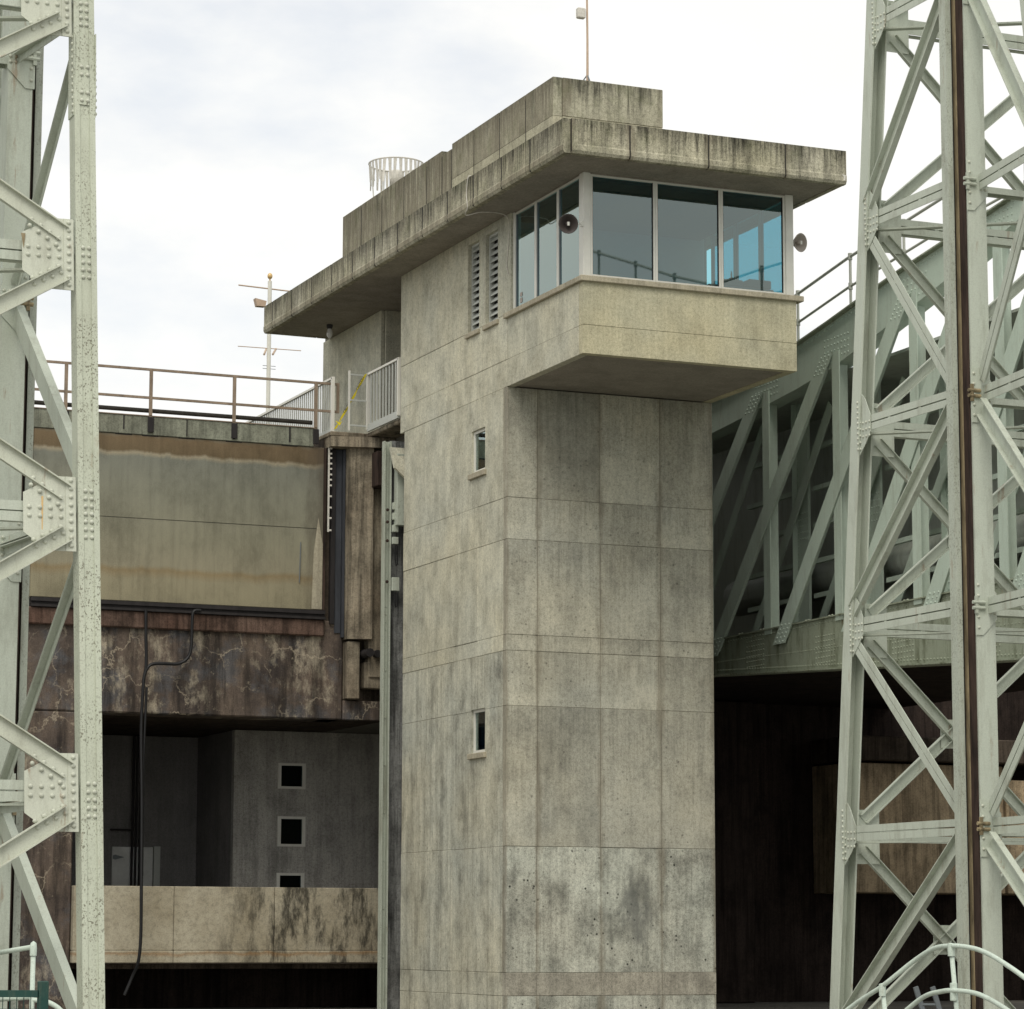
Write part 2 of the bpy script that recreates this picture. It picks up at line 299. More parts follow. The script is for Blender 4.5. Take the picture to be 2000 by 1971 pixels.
# ------------------------------------------------------------------ mesh helpers
class MB:
    def __init__(s): s.v = []; s.f = []
    def add(s, vs, fs):
        b = len(s.v); s.v += [tuple(v) for v in vs]; s.f += [tuple(b+i for i in f) for f in fs]; return s
    def box(s, x0, x1, y0, y1, z0, z1):
        return s.add([(x, y, z) for z in (z0, z1) for y in (y0, y1) for x in (x0, x1)], BF)
    def cbox(s, x0, x1, y0, y1, z0, z1, c=.01):
        vs = []; lo = (x0, y0, z0); hi = (x1, y1, z1); idx = {}
        for sx in (0, 1):
            for sy in (0, 1):
                for sz in (0, 1):
                    for a in range(3):
                        p = [hi[i] if (sx, sy, sz)[i] else lo[i] for i in range(3)]
                        for i in range(3):
                            if i != a: p[i] += -c if (sx, sy, sz)[i] else c
                        idx[(sx, sy, sz, a)] = len(vs); vs.append(p)
        fs = []
        for a in range(3):
            b, e = (a+1) % 3, (a+2) % 3
            for sa in (0, 1):
                q = []
                for sb, se in ((0, 0), (1, 0), (1, 1), (0, 1)):
                    k = [0]*3; k[a] = sa; k[b] = sb; k[e] = se; q.append(idx[(*k, a)])
                fs.append(q)
            for sb in (0, 1):
                for se in (0, 1):
                    k0 = [0]*3; k0[b] = sb; k0[e] = se; k1 = list(k0); k1[a] = 1
                    fs.append([idx[(*k0, b)], idx[(*k0, e)], idx[(*k1, e)], idx[(*k1, b)]])
        for sx in (0, 1):
            for sy in (0, 1):
                for sz in (0, 1): fs.append([idx[(sx, sy, sz, a)] for a in range(3)])
        return s.add(vs, fs)
    def obox(s, c, A, B, C_):
        c = Vector(c); A = Vector(A); B = Vector(B); C_ = Vector(C_)
        return s.add([c+i*A+j*B+k*C_ for k in (-1, 1) for j in (-1, 1) for i in (-1, 1)], BF)
    def bar(s, p0, p1, n, w, t, off=0, up=0):
        """flat bar from p0 to p1: width w across, thickness t along n; off shifts across, up along n"""
        p0 = Vector(p0); p1 = Vector(p1); ax = (p1-p0); l = ax.length; ax /= l
        n = Vector(n); n = (n-ax*n.dot(ax)).normalized(); b = ax.cross(n)
        return s.obox((p0+p1)/2+b*off+n*up, ax*l/2, b*w/2, n*t/2)
    def prism(s, poly, th):
        th = Vector(th); n = len(poly); vs = [Vector(p) for p in poly]; vs += [p+th for p in vs]
        return s.add(vs, [tuple(range(n)), tuple(range(2*n-1, n-1, -1))]+[(i, (i+1) % n, n+(i+1) % n, n+i) for i in range(n)])
    def tube(s, pts, rad, seg=8, closed=False):
        pts = [Vector(p) for p in pts]; n = len(pts); vs = []; fs = []; ref = None
        for i, p in enumerate(pts):
            if closed: tg = pts[(i+1) % n]-pts[i-1]
            else: tg = (pts[min(i+1, n-1)]-pts[max(i-1, 0)])
            tg.normalize()
            if ref is None: ref = Vector((0, 0, 1)) if abs(tg.z) < .9 else Vector((1, 0, 0))
            a = ref-tg*ref.dot(tg); a.normalize(); ref = a; b = tg.cross(a)
            rr = rad[i] if isinstance(rad, (list, tuple)) else rad
            for k in range(seg):
                t = 2*math.pi*k/seg; vs.append(p+a*rr*math.cos(t)+b*rr*math.sin(t))
        m = n if closed else n-1
        for i in range(m):
            j = (i+1) % n
            for k in range(seg):
                fs.append((i*seg+k, i*seg+(k+1) % seg, j*seg+(k+1) % seg, j*seg+k))
        if not closed: fs += [tuple(range(seg-1, -1, -1)), tuple((n-1)*seg+k for k in range(seg))]
        return s.add(vs, fs)
    def lathe(s, c, ax, prof, seg=20):
        c = Vector(c); ax = Vector(ax).normalized(); ref = Vector((0, 0, 1)) if abs(ax.z) < .9 else Vector((1, 0, 0))
        a = (ref-ax*ref.dot(ax)).normalized(); b = ax.cross(a); vs = []; fs = []
        for h, rr in prof:
            for k in range(seg):
                t = 2*math.pi*k/seg; vs.append(c+ax*h+a*rr*math.cos(t)+b*rr*math.sin(t))
        for i in range(len(prof)-1):
            for k in range(seg): fs.append((i*seg+k, i*seg+(k+1) % seg, (i+1)*seg+(k+1) % seg, (i+1)*seg+k))
        return s.add(vs, fs)
    def rivet(s, p, n, rad=.022):
        p = Vector(p); n = Vector(n).normalized(); ref = Vector((0, 0, 1)) if abs(n.z) < .9 else Vector((1, 0, 0))
        a = (ref-n*ref.dot(n)).normalized(); b = n.cross(a); vs = []
        for h, q in ((0, 1), (.55, .78)):
            for k in range(7): t = 2*math.pi*k/7; vs.append(p+n*rad*h+a*rad*q*math.cos(t)+b*rad*q*math.sin(t))
        vs.append(p+n*rad*.82)
        fs = [(k, (k+1) % 7, 7+(k+1) % 7, 7+k) for k in range(7)]+[(7+k, 7+(k+1) % 7, 14) for k in range(7)]
        return s.add(vs, fs)
    def mesh(s, name, mat, smooth=False):
        me = bpy.data.meshes.new(name); me.from_pydata(s.v, [], s.f)
        bm = bmesh.new(); bm.from_mesh(me); bmesh.ops.recalc_face_normals(bm, faces=bm.faces); bm.to_mesh(me); bm.free()
        me.materials.append(MATS[mat])
        if smooth:
            for p in me.polygons: p.use_smooth = True
        return me
BF = [(0, 2, 3, 1), (4, 5, 7, 6), (0, 1, 5, 4), (2, 6, 7, 3), (0, 4, 6, 2), (1, 3, 7, 5)]

def smooth_(pts, n=6):
    o = []
    for i in range(len(pts)-1):
        p0 = Vector(pts[max(i-1, 0)]); p1 = Vector(pts[i]); p2 = Vector(pts[i+1]); p3 = Vector(pts[min(i+2, len(pts)-1)])
        for k in range(n):
            t = k/n; o.append(.5*((2*p1)+(-p0+p2)*t+(2*p0-5*p1+4*p2-p3)*t*t+(-p0+3*p1-3*p2+p3)*t**3))
    o.append(Vector(pts[-1])); return o
def attach(o, parent):
    if parent is not None:
        o.parent = parent; o.matrix_parent_inverse = Matrix.Translation(-Vector(parent.get('_w', (0, 0, 0))))
def obj(name, mb, mat, parent=None, smooth=False, mesh=None, loc=None):
    me = mesh or mb.mesh(name, mat, smooth)
    o = bpy.data.objects.new(name, me); COL.objects.link(o)
    if loc is not None: o.location = loc; o['_w'] = tuple(loc)
    attach(o, parent); return o
def tag(o, label, cat, group=None):
    o['label'] = label; o['category'] = cat
    if group: o['group'] = group
    return o
def thing(name, label, cat, loc=(0, 0, 0), group=None):
    o = bpy.data.objects.new(name, None); COL.objects.link(o); o.location = loc; o['_w'] = tuple(loc); o.empty_display_size = .2
    return tag(o, label, cat, group)
def struct(name, mb, mat):
    o = obj(name, mb, mat); o['kind'] = 'structure'; return o
V = Vector

# ================================================================== SETTING
struct('ground', MB().box(-700, 700, -60, 1200, -.5, 0), 'concrete_ground')
ub = struct('upper_bank', MB().prism([(-200, 75.5, .004), (-200, 71.5, 12.6), (-200, 200, 12.6), (-200, 204, .004)], (420, 0, 0)), 'grass_bank')

# ================================================================== CONTROL TOWER
XK, XR, YF, YC = 22.35, 26.97, 53.35, 49.63
ZS, ZT = 16.165, 16.82            # soffit, roof edge top
T = thing('control_tower', 'tall concrete control tower with overhanging glazed cab and flat roof', 'tower', (24.6, 56, 0))

core = MB().box(XK+.19, XR, YF+.19, 59.45, .002, ZS+.1)
core.box(23.0, XR, 59.45, 67.05, 6.44, 12.9); core.box(24.6, XR, 59.45, 67.05, .002, 6.44); core.box(23.0, 24.6, 59.45, 60.4, .002, 6.44)
core.box(24.3, XR, 59.45, 63.0, 12.9, ZS+.1)
core.box(23.2, XR, 63.0, 67.05, 12.9, ZS+.1)
obj('core_wall', core, 'joint_grey', T)
# wall faces beyond the main block (set back part of the upper storey)
obj('setback_wall', MB().cbox(23.16, 23.26, 62.97, 67.08, 12.97, ZS, .012), 'concrete_left', T)
obj('setback_jamb', MB().cbox(23.268, 24.26, 62.93, 63.02, 12.97, ZS, .012), 'concrete_left', T)
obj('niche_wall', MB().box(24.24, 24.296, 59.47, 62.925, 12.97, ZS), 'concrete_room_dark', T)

def cells(x, ybr, zbr, holes, matf, axis, gap_v=.006, gap_h=.007, th=.18, name='concrete_panel'):
    """individual cast panels on a wall face; axis 'x' = face looking to -X, 'y' = face looking to -Y"""
    for i in range(len(ybr)-1):
        for j in range(len(zbr)-1):
            a0, a1 = ybr[i]+gap_v/2, ybr[i+1]-gap_v/2; z0, z1 = zbr[j]+gap_h/2, zbr[j+1]-gap_h/2
            jit = random.uniform(-.006, .006); mb = MB()
            hs = [h for h in holes if h[0] < a1 and h[1] > a0 and h[2] < z1 and h[3] > z0]
            def put(b0, b1, c0, c1, ch):
                if b1-b0 < .005 or c1-c0 < .005: return
                args = (x+jit, x+th, b0, b1, c0, c1) if axis == 'x' else (b0, b1, x+jit, x+th, c0, c1)
                mb.cbox(*args, .007) if ch else mb.box(*args)
            if not hs: put(a0, a1, z0, z1, True)
            else:
                ys = sorted({a0, a1, *[min(max(v, a0), a1) for h in hs for v in h[:2]]}); zs = sorted({z0, z1, *[min(max(v, z0), z1) for h in hs for v in h[2:]]})
                for p in range(len(ys)-1):
                    for q in range(len(zs)-1):
                        my, mz = (ys[p]+ys[p+1])/2, (zs[q]+zs[q+1])/2
                        if not any(h[0] < my < h[1] and h[2] < mz < h[3] for h in hs): put(ys[p], ys[p+1], zs[q], zs[q+1], False)
            if mb.v: obj(name, mb, matf(j), T)

ZB = [.01, .46, .91, 3.38, 6.16, 7.26, 7.58, 9.50, 10.35, 12.60]
cells(YF, [XK, 23.02, 24.41, 25.76, XR], ZB, [], lambda j: ('concrete_lower', 'concrete_plinth', 'concrete_lower')[j] if j < 3 else 'concrete_shaft', 'y')
WIN = [(54.50, 55.25, 11.08, 11.97), (54.46, 55.20, 5.30, 6.19)]
cells(XK, [YF+.185, 54.88, 56.24, 57.69, 59.2], ZB, WIN, lambda j: 'concrete_left_low' if j < 5 else 'concrete_left', 'x')
LOU = [(54.85, 55.47, 14.08, 15.98), (53.84, 54.50, 14.08, 15.98)]
cells(XK, [YC+.19, YF, 56.3, 59.45], [12.60, 13.16, 14.10], [(59.2, 59.5, 0, 12.5)], lambda j: 'concrete_left', 'x', .002, .003)
cells(XK, [53.16, 59.45], [14.10, ZS], LOU, lambda j: 'concrete_left', 'x')
jf = MB().box(XK+.02, XR-.01, YF+.010, YF+.17, .02, 12.59); jf.box(XK+.02, XR-.01, YC+.008, YC+.17, 12.62, 14.0)
def slab_yz(x0, x1, y0, y1, z0, z1, holes):
    ys = sorted({y0, y1, *[v for h in holes for v in (h[0]-.012, h[1]+.012)]}); zs = sorted({z0, z1, *[v for h in holes for v in (h[2]-.012, h[3]+.012)]})
    for p in range(len(ys)-1):
        for q in range(len(zs)-1):
            my, mz = (ys[p]+ys[p+1])/2, (zs[q]+zs[q+1])/2
            if y0 < my < y1 and z0 < mz < z1 and not any(h[0]-.012 < my < h[1]+.012 and h[2]-.012 < mz < h[3]+.012 for h in holes): jf.box(x0, x1, ys[p], ys[p+1], zs[q], zs[q+1])
slab_yz(XK+.010, XK+.17, YF+.2, 59.19, .02, 12.59, WIN)
jf.box(XK+.008, XK+.17, YC+.2, 59.4, 12.62, 14.05)
obj('joint_fill', jf, 'concrete_joint', T)
# cab front and right spandrels, floor slab with drip
cells(YC, [XK, XR], [12.60, 13.16, 14.10], [], lambda j: 'concrete_cab', 'y', gap_h=.003)
obj('cab_side_wall', MB().box(XR-.18, XR-.002, YC+.19, YF+.18, 12.605, 14.1), 'concrete_cab', T)
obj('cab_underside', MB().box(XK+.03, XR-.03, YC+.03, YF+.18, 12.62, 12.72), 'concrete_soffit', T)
obj('cab_floor', MB().box(XK+.19, XR-.19, YC+.19, YF+.185, 12.73, 13.0), 'interior_dark', T)
obj('cab_back_wall', MB().box(XK+.22, XR-.1, YF+.10, YF+.185, 13.01, ZS), 'interior_wall', T)
obj('cab_ceiling', MB().box(XK+.21, XR-.21, YC+.21, YF+.09, 16.06, 16.13), 'interior_ceiling', T)
# sill cap running round the cab
cap = MB()
cap.cbox(XK-.07, XR+.13, YC-.08, YC+.2, 14.0, 14.11, .012)
obj('sill_cap', cap, 'concrete_sill', T)
obj('sill_cap', MB().cbox(XK-.07, XK+.2, YC+.205, 53.42, 14.0, 14.11, .012), 'concrete_sill', T)
obj('sill_cap', MB().cbox(XR-.2, XR+.07, YC+.205, 53.42, 14.0, 14.108, .012), 'concrete_sill', T)

# cab windows: each opening a frame with its pane
ZW0, ZW1 = 14.112, 16.135
def window_x(xa, xb, y):
    fr = MB(); w = .045
    fr.box(xa, xa+w, y, y+.07, ZW0, ZW1); fr.box(xb-w, xb, y, y+.07, ZW0, ZW1)
    fr.box(xa+w, xb-w, y+.002, y+.07, ZW0, ZW0+.055); fr.box(xa+w, xb-w, y+.002, y+.07, ZW1-.035, ZW1)
    o = obj('window_frame', fr, 'aluminium', T)
    obj('pane', MB().add([(xa+w, y+.033, ZW0+.05), (xb-w, y+.033, ZW0+.05), (xb-w, y+.033, ZW1-.03), (xa+w, y+.033, ZW1-.03)], [(0, 1, 2, 3)]), 'cab_glass', o)
    g = MB(); g.box(xa+w, xa+w+.012, y+.012, y+.05, ZW0+.05, ZW1-.03); g.box(xb-w-.012, xb-w, y+.012, y+.05, ZW0+.05, ZW1-.03)
    obj('gasket', g, 'black_rubber', o)
def window_y(ya, yb, x):
    fr = MB(); w = .045
    fr.box(x, x+.07, ya, ya+w, ZW0, ZW1); fr.box(x, x+.07, yb-w, yb, ZW0, ZW1)
    fr.box(x+.002, x+.07, ya+w, yb-w, ZW0, ZW0+.055); fr.box(x+.002, x+.07, ya+w, yb-w, ZW1-.035, ZW1)
    o = obj('window_frame', fr, 'aluminium', T)
    obj('pane', MB().add([(x+.033, ya+w, ZW0+.05), (x+.033, yb-w, ZW0+.05), (x+.033, yb-w, ZW1-.03), (x+.033, ya+w, ZW1-.03)], [(0, 3, 2, 1)]), 'cab_glass', o)
    g = MB(); g.box(x+.012, x+.055, ya+w, ya+w+.03, ZW0+.05, ZW1-.03)
    g.box(x+.012, x+.055, yb-w-.03, yb-w, ZW0+.05, ZW1-.03)
    obj('gasket', g, 'aluminium_dark', o)
for a, b in ((22.54, 23.92), (23.925, 25.34), (25.345, 26.76)): window_x(a, b, YC+.05)
for a, b in ((49.86, 50.93), (50.935, 52.03), (52.035, 53.10)): window_y(a, b, XK+.05)
for a, b in ((49.86, 50.93), (50.935, 52.03), (52.035, 53.10)): window_y(a, b, XR-.12)
for (x0, x1, y0, y1) in ((XK+.03, 22.535, YC+.03, 49.855), (26.765, XR-.03, YC+.03, 49.855), (XK+.04, XK+.2, 53.105, 53.155)):
    obj('corner_post', MB().cbox(x0, x1, y0, y1, ZW0-.001, ZS-.002, .01), 'aluminium', T)
hd = MB(); hd.box(22.537, 26.763, YC+.055, YC+.2, ZW1+.002, ZS-.003); hd.box(XK+.055, XK+.2, 49.857, 53.1, ZW1+.002, ZS-.003); hd.box(XR-.2, XR-.055, 49.857, 53.1, ZW1+.002, ZS-.003)
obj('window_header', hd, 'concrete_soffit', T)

# louvred windows with slats
for (y0, y1, z0, z1) in LOU:
    fr = MB(); w = .05; x = XK+.07
    fr.box(x, x+.1, y0+.01, y0+w, z0, z1-.005); fr.box(x, x+.1, y1-w, y1-.01, z0, z1-.005); fr.box(x, x+.1, y0+w, y1-w, z0, z0+w); fr.box(x, x+.1, y0+w, y1-w, z1-w, z1-.005)
    o = obj('louvre_frame', fr, 'paint_grey', T)
    sm = None; n = 13
    for k in range(n):
        zc = z0+.1+(z1-z0-.2)*k/(n-1)
        if sm is None:
            m_ = MB(); m_.prism([(x+.00, y0+w, -.065), (x+.085, y0+w, .055), (x+.10, y0+w, .055), (x+.015, y0+w, -.065)], (0, y1-y0-2*w, 0)); sm = m_.mesh('slat', 'paint_grey')
        obj('slat', None, None, o, mesh=sm, loc=(0, 0, zc))
    obj('louvre_backing', MB().box(XK+.172, XK+.186, y0, y1, z0, z1), 'interior_dark', T)
    obj('window_sill', MB().cbox(XK-.06, XK+.16, y0-.05, y1+.07, z0-.10, z0-.002, .01), 'concrete_sill', T)
# small square windows low on the side
for (y0, y1, z0, z1) in WIN:
    fr = MB(); w = .06; x = XK+.05
    fr.box(x, x+.07, y0, y0+w, z0, z1); fr.box(x, x+.07, y1-w, y1, z0, z1); fr.box(x, x+.07, y0+w, y1-w, z0, z0+w); fr.box(x, x+.07, y0+w, y1-w, z1-w, z1)
    o = obj('window_frame', fr, 'paint_white', T)
    obj('pane', MB().box(x+.03, x+.036, y0+w, y1-w, z0+w, z1-w), 'dark_glass', o)
    obj('window_backing', MB().box(XK+.178, XK+.186, y0, y1, z0, z1), 'interior_blue', T)
    obj('window_sill', MB().cbox(XK-.06, XK+.16, y0-.08, y1+.08, z0-.12, z0-.003, .012), 'concrete_sill', T)

# roof slab, fascia panels and parapet panels
XO, XE, YO, YE = 21.45, 27.49, 48.46, 66.6
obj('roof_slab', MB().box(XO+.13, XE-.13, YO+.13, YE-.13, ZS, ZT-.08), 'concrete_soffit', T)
FY = [YO, 50.1, 51.53, 53.0, 54.41, 55.85, 57.33, 58.75, 60.18, 61.6, 63.01, 64.46, 65.93, YE]
def fascia(kind, a0, a1):
    g = .032 if kind in 'LR' else .017; a0 += g; a1 -= g; mb = MB()
    prof = [(0, ZT), (0, ZS+.17), (-.012, ZS+.14), (-.012, ZS+.045), (.02, ZS-.012), (.06, ZS-.016), (.14, ZS-.017), (.14, ZT-.01)]
    if kind == 'L': mb.prism([(XO+p, a0, z) for p, z in prof], (0, a1-a0, 0))
    elif kind == 'F': mb.prism([(a0, YO+p, z) for p, z in prof], (a1-a0, 0, 0))
    elif kind == 'R': mb.prism([(XE-p, a0, z) for p, z in prof], (0, a1-a0, 0))
    else: mb.prism([(a0, YE-p, z) for p, z in prof], (a1-a0, 0, 0))
    obj('fascia_panel', mb, 'concrete_fascia', T)
for i in range(len(FY)-1): fascia('L', FY[i], FY[i+1]); fascia('R', FY[i] + (.14 if i == 0 else 0), FY[i+1])
FX = [XO+.14, 22.81, 24.47, 26.13, XE]
for i in range(4): fascia('F', FX[i]-(0.0), FX[i+1]); fascia('B', FX[i], FX[i+1]-(.14 if i == 3 else 0))
# fillers behind the fascia joints
sm_ = MB(); sm_.box(XO+.003, XO+.128, YO+.15, YE-.15, ZS+.02, ZT-.004); sm_.box(XO+.15, XE-.15, YO+.004, YO+.128, ZS+.02, ZT-.004)
obj('fascia_backing', sm_, 'dark_seam', T)
PX = 22.65; ZP = 18.66; ZPM = 17.86
PY = [51.71, 53.13, 54.52, 55.94, 57.22, 57.80, 58.71, 60.15, 61.58, 62.98, 64.3]
for i in range(len(PY)-1):
    top = ZP-(.10 if i == 4 else 0)
    if i < 4:
        obj('parapet_panel', MB().cbox(PX, PX+.2, PY[i]+.022, PY[i+1]-.022, ZPM+.003, top, .003), 'concrete_parapet', T)
        obj('parapet_panel', MB().cbox(PX, PX+.2, PY[i]+.022, PY[i+1]-.022, ZT-.1, ZPM-.003, .003), 'concrete_parapet_low', T)
    else:
        obj('parapet_panel', MB().cbox(PX, PX+.2, PY[i]+.022, PY[i+1]-.022, ZT-.1, top, .01), 'concrete_parapet', T)
obj('parapet_panel', MB().cbox(PX+.205, 25.08, 51.71, 51.91, ZPM+.004, ZP, .01), 'concrete_parapet', T)
obj('parapet_panel', MB().cbox(PX+.205, 25.076, 51.714, 51.91, ZT-.1, ZPM-.003, .006), 'concrete_parapet_low', T)
obj('parapet_backing', MB().box(PX+.004, PX+.19, 51.74, 64.25, ZT-.08, ZP-.13), 'dark_seam', T)
obj('penthouse', MB().box(PX+.19, 25.07, 51.9, 64.2, ZT-.05, ZP-.4), 'concrete_parapet', T)
obj('parapet_panel', MB().cbox(24.87, 25.08, 51.915, 64.3, ZT-.1, ZP-.003, .01), 'concrete_parapet', T)
# bird droppings and pale lime edges along the drip (front corner)
obj('lime_streak', MB().prism([(27.40, YO-.016, 16.22), (27.44, YO-.016, 16.22), (27.45, YO-.016, 16.33), (27.36, YO-.016, 16.34), (27.41, YO-.016, 16.29)], (0, .003, 0)), 'lead_white', T)
# platform slab beside the tower
obj('platform_slab', MB().cbox(22.37, 23.15, 59.46, 61.68, 12.86, 12.965, .02), 'concrete_pier', T)
obj('platform_slab', MB().cbox(21.5, 23.15, 61.69, 67.3, 12.86, 12.965, .02), 'concrete_pier', T)

# desk equipment inside the cab
dk = thing('control_desk', 'dark control desk with equipment behind the right cab windows', 'desk', (26.2, 50.5, 13.0))
obj('desk_body', MB().cbox(25.2, 26.65, 49.95, 50.6, 13.0, 14.28, .02), 'interior_dark', dk)
obj('monitor', MB().cbox(25.55, 25.98, 50.0, 50.06, 14.29, 14.42, .01), 'interior_dark', dk)
obj('lamp_stem', MB().lathe((25.78, 50.1, 14.42), (0, 0, 1), [(0, .08), (.03, .07), (.06, .02), (.16, .015), (.2, .001)], 12), 'interior_dark', dk)
obj('radio', MB().cbox(26.1, 26.6, 49.97, 50.3, 14.29, 14.46, .02), 'interior_dark', dk)

# sticker marks in the near corner of the side window
st = MB(); st.box(XK+.076, XK+.078, 52.76, 52.87, 14.36, 14.44); st.box(XK+.076, XK+.078, 52.76, 52.87, 14.23, 14.33)
obj('window_sticker', st, 'horn_pale', T)

# ---- loudspeakers
def horn(loc, axis, arm_to, label, shell, arm_y):
    t = thing('horn_loudspeaker', label, 'loudspeaker', loc, 'round loudspeakers on the cab')
    ax = Vector(axis).normalized(); c = Vector(loc)
    pr = [(0.0, .185), (.012, .19), (.02, .178), (-.05, .13), (-.11, .085), (-.15, .06)]
    bowl = MB().lathe(c, ax, [(-.16, .001), (-.155, .065), (-.11, .10), (-.04, .155), (.0, .185), (.012, .19), (.012, .18), (-.03, .14), (-.09, .08), (-.12, .03), (-.125, .001)], 28)
    obj('bowl', bowl, shell, t, True)
    obj('centre_cone', MB().lathe(c, ax, [(-.11, .03), (-.02, .05), (.0, .035), (.008, .001)], 16), shell, t, True)
    am = MB(); am.tube([c-ax*.12, Vector(arm_to)], .013, 8); am.obox(Vector(arm_to), (.03, 0, 0), (0, .03, 0), (0, 0, .05))
    obj('bracket_arm', am, 'aluminium', t)
    obj('clamp', MB().obox(c+ax*.02+Vector((0, 0, -.0)), (.02, 0, 0), (0, .012, 0), (0, 0, .035)), 'aluminium', t)
horn((21.93, 49.36, 15.02), (-.30, -.95, -.18), (22.37, 49.70, 15.14), 'round dark brown horn loudspeaker in front of the cab side window', 'horn_brown', 0)
horn((27.14, 49.75, 15.24), (.35, -.90, -.12), (26.97, 49.95, 15.26), 'round pale brown horn loudspeaker on right edge of the cab', 'horn_pale', 0)

# ---- rooftop mast
m = thing('roof_mast', 'thin metal mast with small box on the roof parapet', 'mast', (23.53, 52.0, 18.26))
obj('pole', MB().tube([(23.53, 52.0, 18.26), (23.53, 52.0, 19.6), (23.50, 52.0, 22.5)], [.03, .024, .018], 8), 'copper_tube', m)
obj('equipment_box', MB().cbox(23.29, 23.47, 51.93, 52.05, 20.03, 20.25, .02), 'lead_white', m)
fm = MB()
for dx, dy in ((.1, .06), (-.1, .06), (0, -.1)): fm.tube([(23.53+dx, 52.0+dy, 18.62), (23.53+dx*.85, 52+dy*.85, 18.74), (23.53+dx*.1, 52.0+dy*.1, 18.86)], .014, 6)
obj('mast_foot', fm, 'aluminium_dark', m)

# ---- rain gauge with ring of hanging slats
g = thing('rain_gauge', 'pale rain gauge ringed by hanging slats on the tower roof', 'rain gauge', (23.9, 64.0, 16.9))
GC = V((23.9, 64.0, 20.02)); GR = .66
obj('ring', MB().tube([GC+V((GR*math.cos(t), GR*math.sin(t), 0)) for t in [2*math.pi*k/32 for k in range(32)]], .018, 6, True), 'lead_white', g)
for k in range(32):
    t = 2*math.pi*k/32; p = GC+V((GR*math.cos(t), GR*math.sin(t), 0)); tl = random.uniform(-.05, .05); ln = random.uniform(.44, .62)
    tg = V((-math.sin(t), math.cos(t), 0)); rn = V((math.cos(t), math.sin(t), 0)); dn = (V((0, 0, -1))+tg*tl+rn*random.uniform(-.12, .05)).normalized()
    a = p; b = p+dn*ln
    obj('slat', MB().prism([a-tg*.042, a+tg*.042, b+tg*.026, b-tg*.026], rn*.006), 'lead_white', g)
lg = MB()
for k in range(4):
    t = math.pi/4+k*math.pi/2; lg.tube([GC+V((GR*math.cos(t), GR*math.sin(t), 0)), V((23.9+.6*math.cos(t), 64.0+.28*math.sin(t), 18.26))], .017, 6)
obj('stand', lg, 'aluminium', g)
obj('gauge_can', MB().lathe(V((23.9, 64, 18.26)), (0, 0, 1), [(0, .05), (1.1, .05), (1.15, .16), (1.55, .16), (1.6, .13), (1.6, .001)], 16), 'lead_white', g, True)

# ---- bulb under the eaves
b = thing('soffit_bulb', 'bare glass bulb hanging under the roof overhang', 'light bulb', (22.6, 65.0, 16.15))
obj('lamp_holder', MB().lathe((22.6, 65.0, 16.16), (0, 0, -1), [(0, .075), (.06, .075), (.1, .05), (.1, .001)], 14), 'interior_dark', b)
obj('bulb', MB().lathe((22.6, 65.0, 16.06), (0, 0, -1), [(0, .045), (.04, .06), (.12, .075), (.18, .06), (.23, .03), (.24, .001)], 14), 'clear_bulb', b, True)
sp = thing('roof_spout', 'small gutter spout at the far roof corner', 'spout', (21.4, 66.7, 16.72))
obj('spout', MB().prism([(21.24, 66.62, 17.03), (21.29, 66.62, 16.84), (21.50, 66.62, 16.84), (21.53, 66.62, 16.98)], (0, .18, 0)), 'copper_tube', sp)
tag(obj('roof_cable', MB().tube(smooth_([(XO+.05, 53.2, 16.84), (XO-.02, 53.22, 16.82), (XO-.025, 53.3, 16.5), (XO-.022, 53.25, 16.2), (XO+.05, 53.5, 16.10), (XO+.3, 53.2, 16.12), (XK-.05, 53.28, 16.1), (XK-.02, 53.25, 15.6), (XK-.02, 53.33, 15.1), (XK-.02, 53.22, 14.85)]), .009, 6), 'lead_white'), 'thin pale cable looping over the roof edge beside the side windows', 'cable')

# ================================================================== LEFT: gate, pier, opening
YG = 62.0
G = thing('lock_gate', 'broad stained steel lock gate with weathered water lines', 'lock gate', (18, YG, 8.7))
obj('gate_skin', MB().cbox(14.76, 21.46, YG, YG+.5, 8.9, 12.62, .01), 'gate_steel', G)
obj('gate_cap', MB().cbox(14.74, 21.2, YG-.03, YG+.5, 12.625, 13.045, .01), 'gate_cap', G)
obj('gate_edge_angle', MB().box(14.7, 21.28, YG-.05, YG+.52, 13.047, 13.065), 'brown_steel', G)
tb = MB(); tb.box(14.76, 21.5, YG-.10, YG+.45, 8.80, 8.885); tb.box(14.76, 21.5, YG-.05, YG+.45, 8.735, 8.795); tb.box(14.76, 21.5, YG-.13, YG+.45, 8.68, 8.73)
obj('toe_beam', tb, 'black_steel', G)
obj('seal_strip', MB().box(21.462, 21.5, YG-.04, YG+.3, 8.9, 12.6), 'rust', G)
obj('edge_plate', MB().prism([(21.20, YG-.006, 8.92), (21.45, YG-.006, 8.92), (21.45, YG-.006, 10.4), (21.34, YG-.006, 11.0), (21.24, YG-.006, 10.2)], (0, .005, 0)), 'concrete_sill', G)
sj = MB(); sj.box(14.8, 21.3, YG-.004, YG-.001, 10.745, 10.757)
obj('plate_seam', sj, 'dark_seam', G)
for x, w in ((16.75, .028), (17.36, .05), (18.2, .02), (19.3, .06), (20.62, .035), (15.43, .06)):
    sb = MB(); sb.box(x-w/2, x+w/2, YG-.045, YG-.031, 12.66+random.uniform(0, .12), 13.04); sb.box(x-.18, x+.2, YG-.006, YG-.001, 12.60, 12.628)
    obj('cap_bracket', sb, 'black_steel', G)
obj('stay_rod', MB().tube([(20.9, YG-.02, 9.5), (20.92, YG-.02, 10.42)], .012, 6), 'aluminium_dark', G)

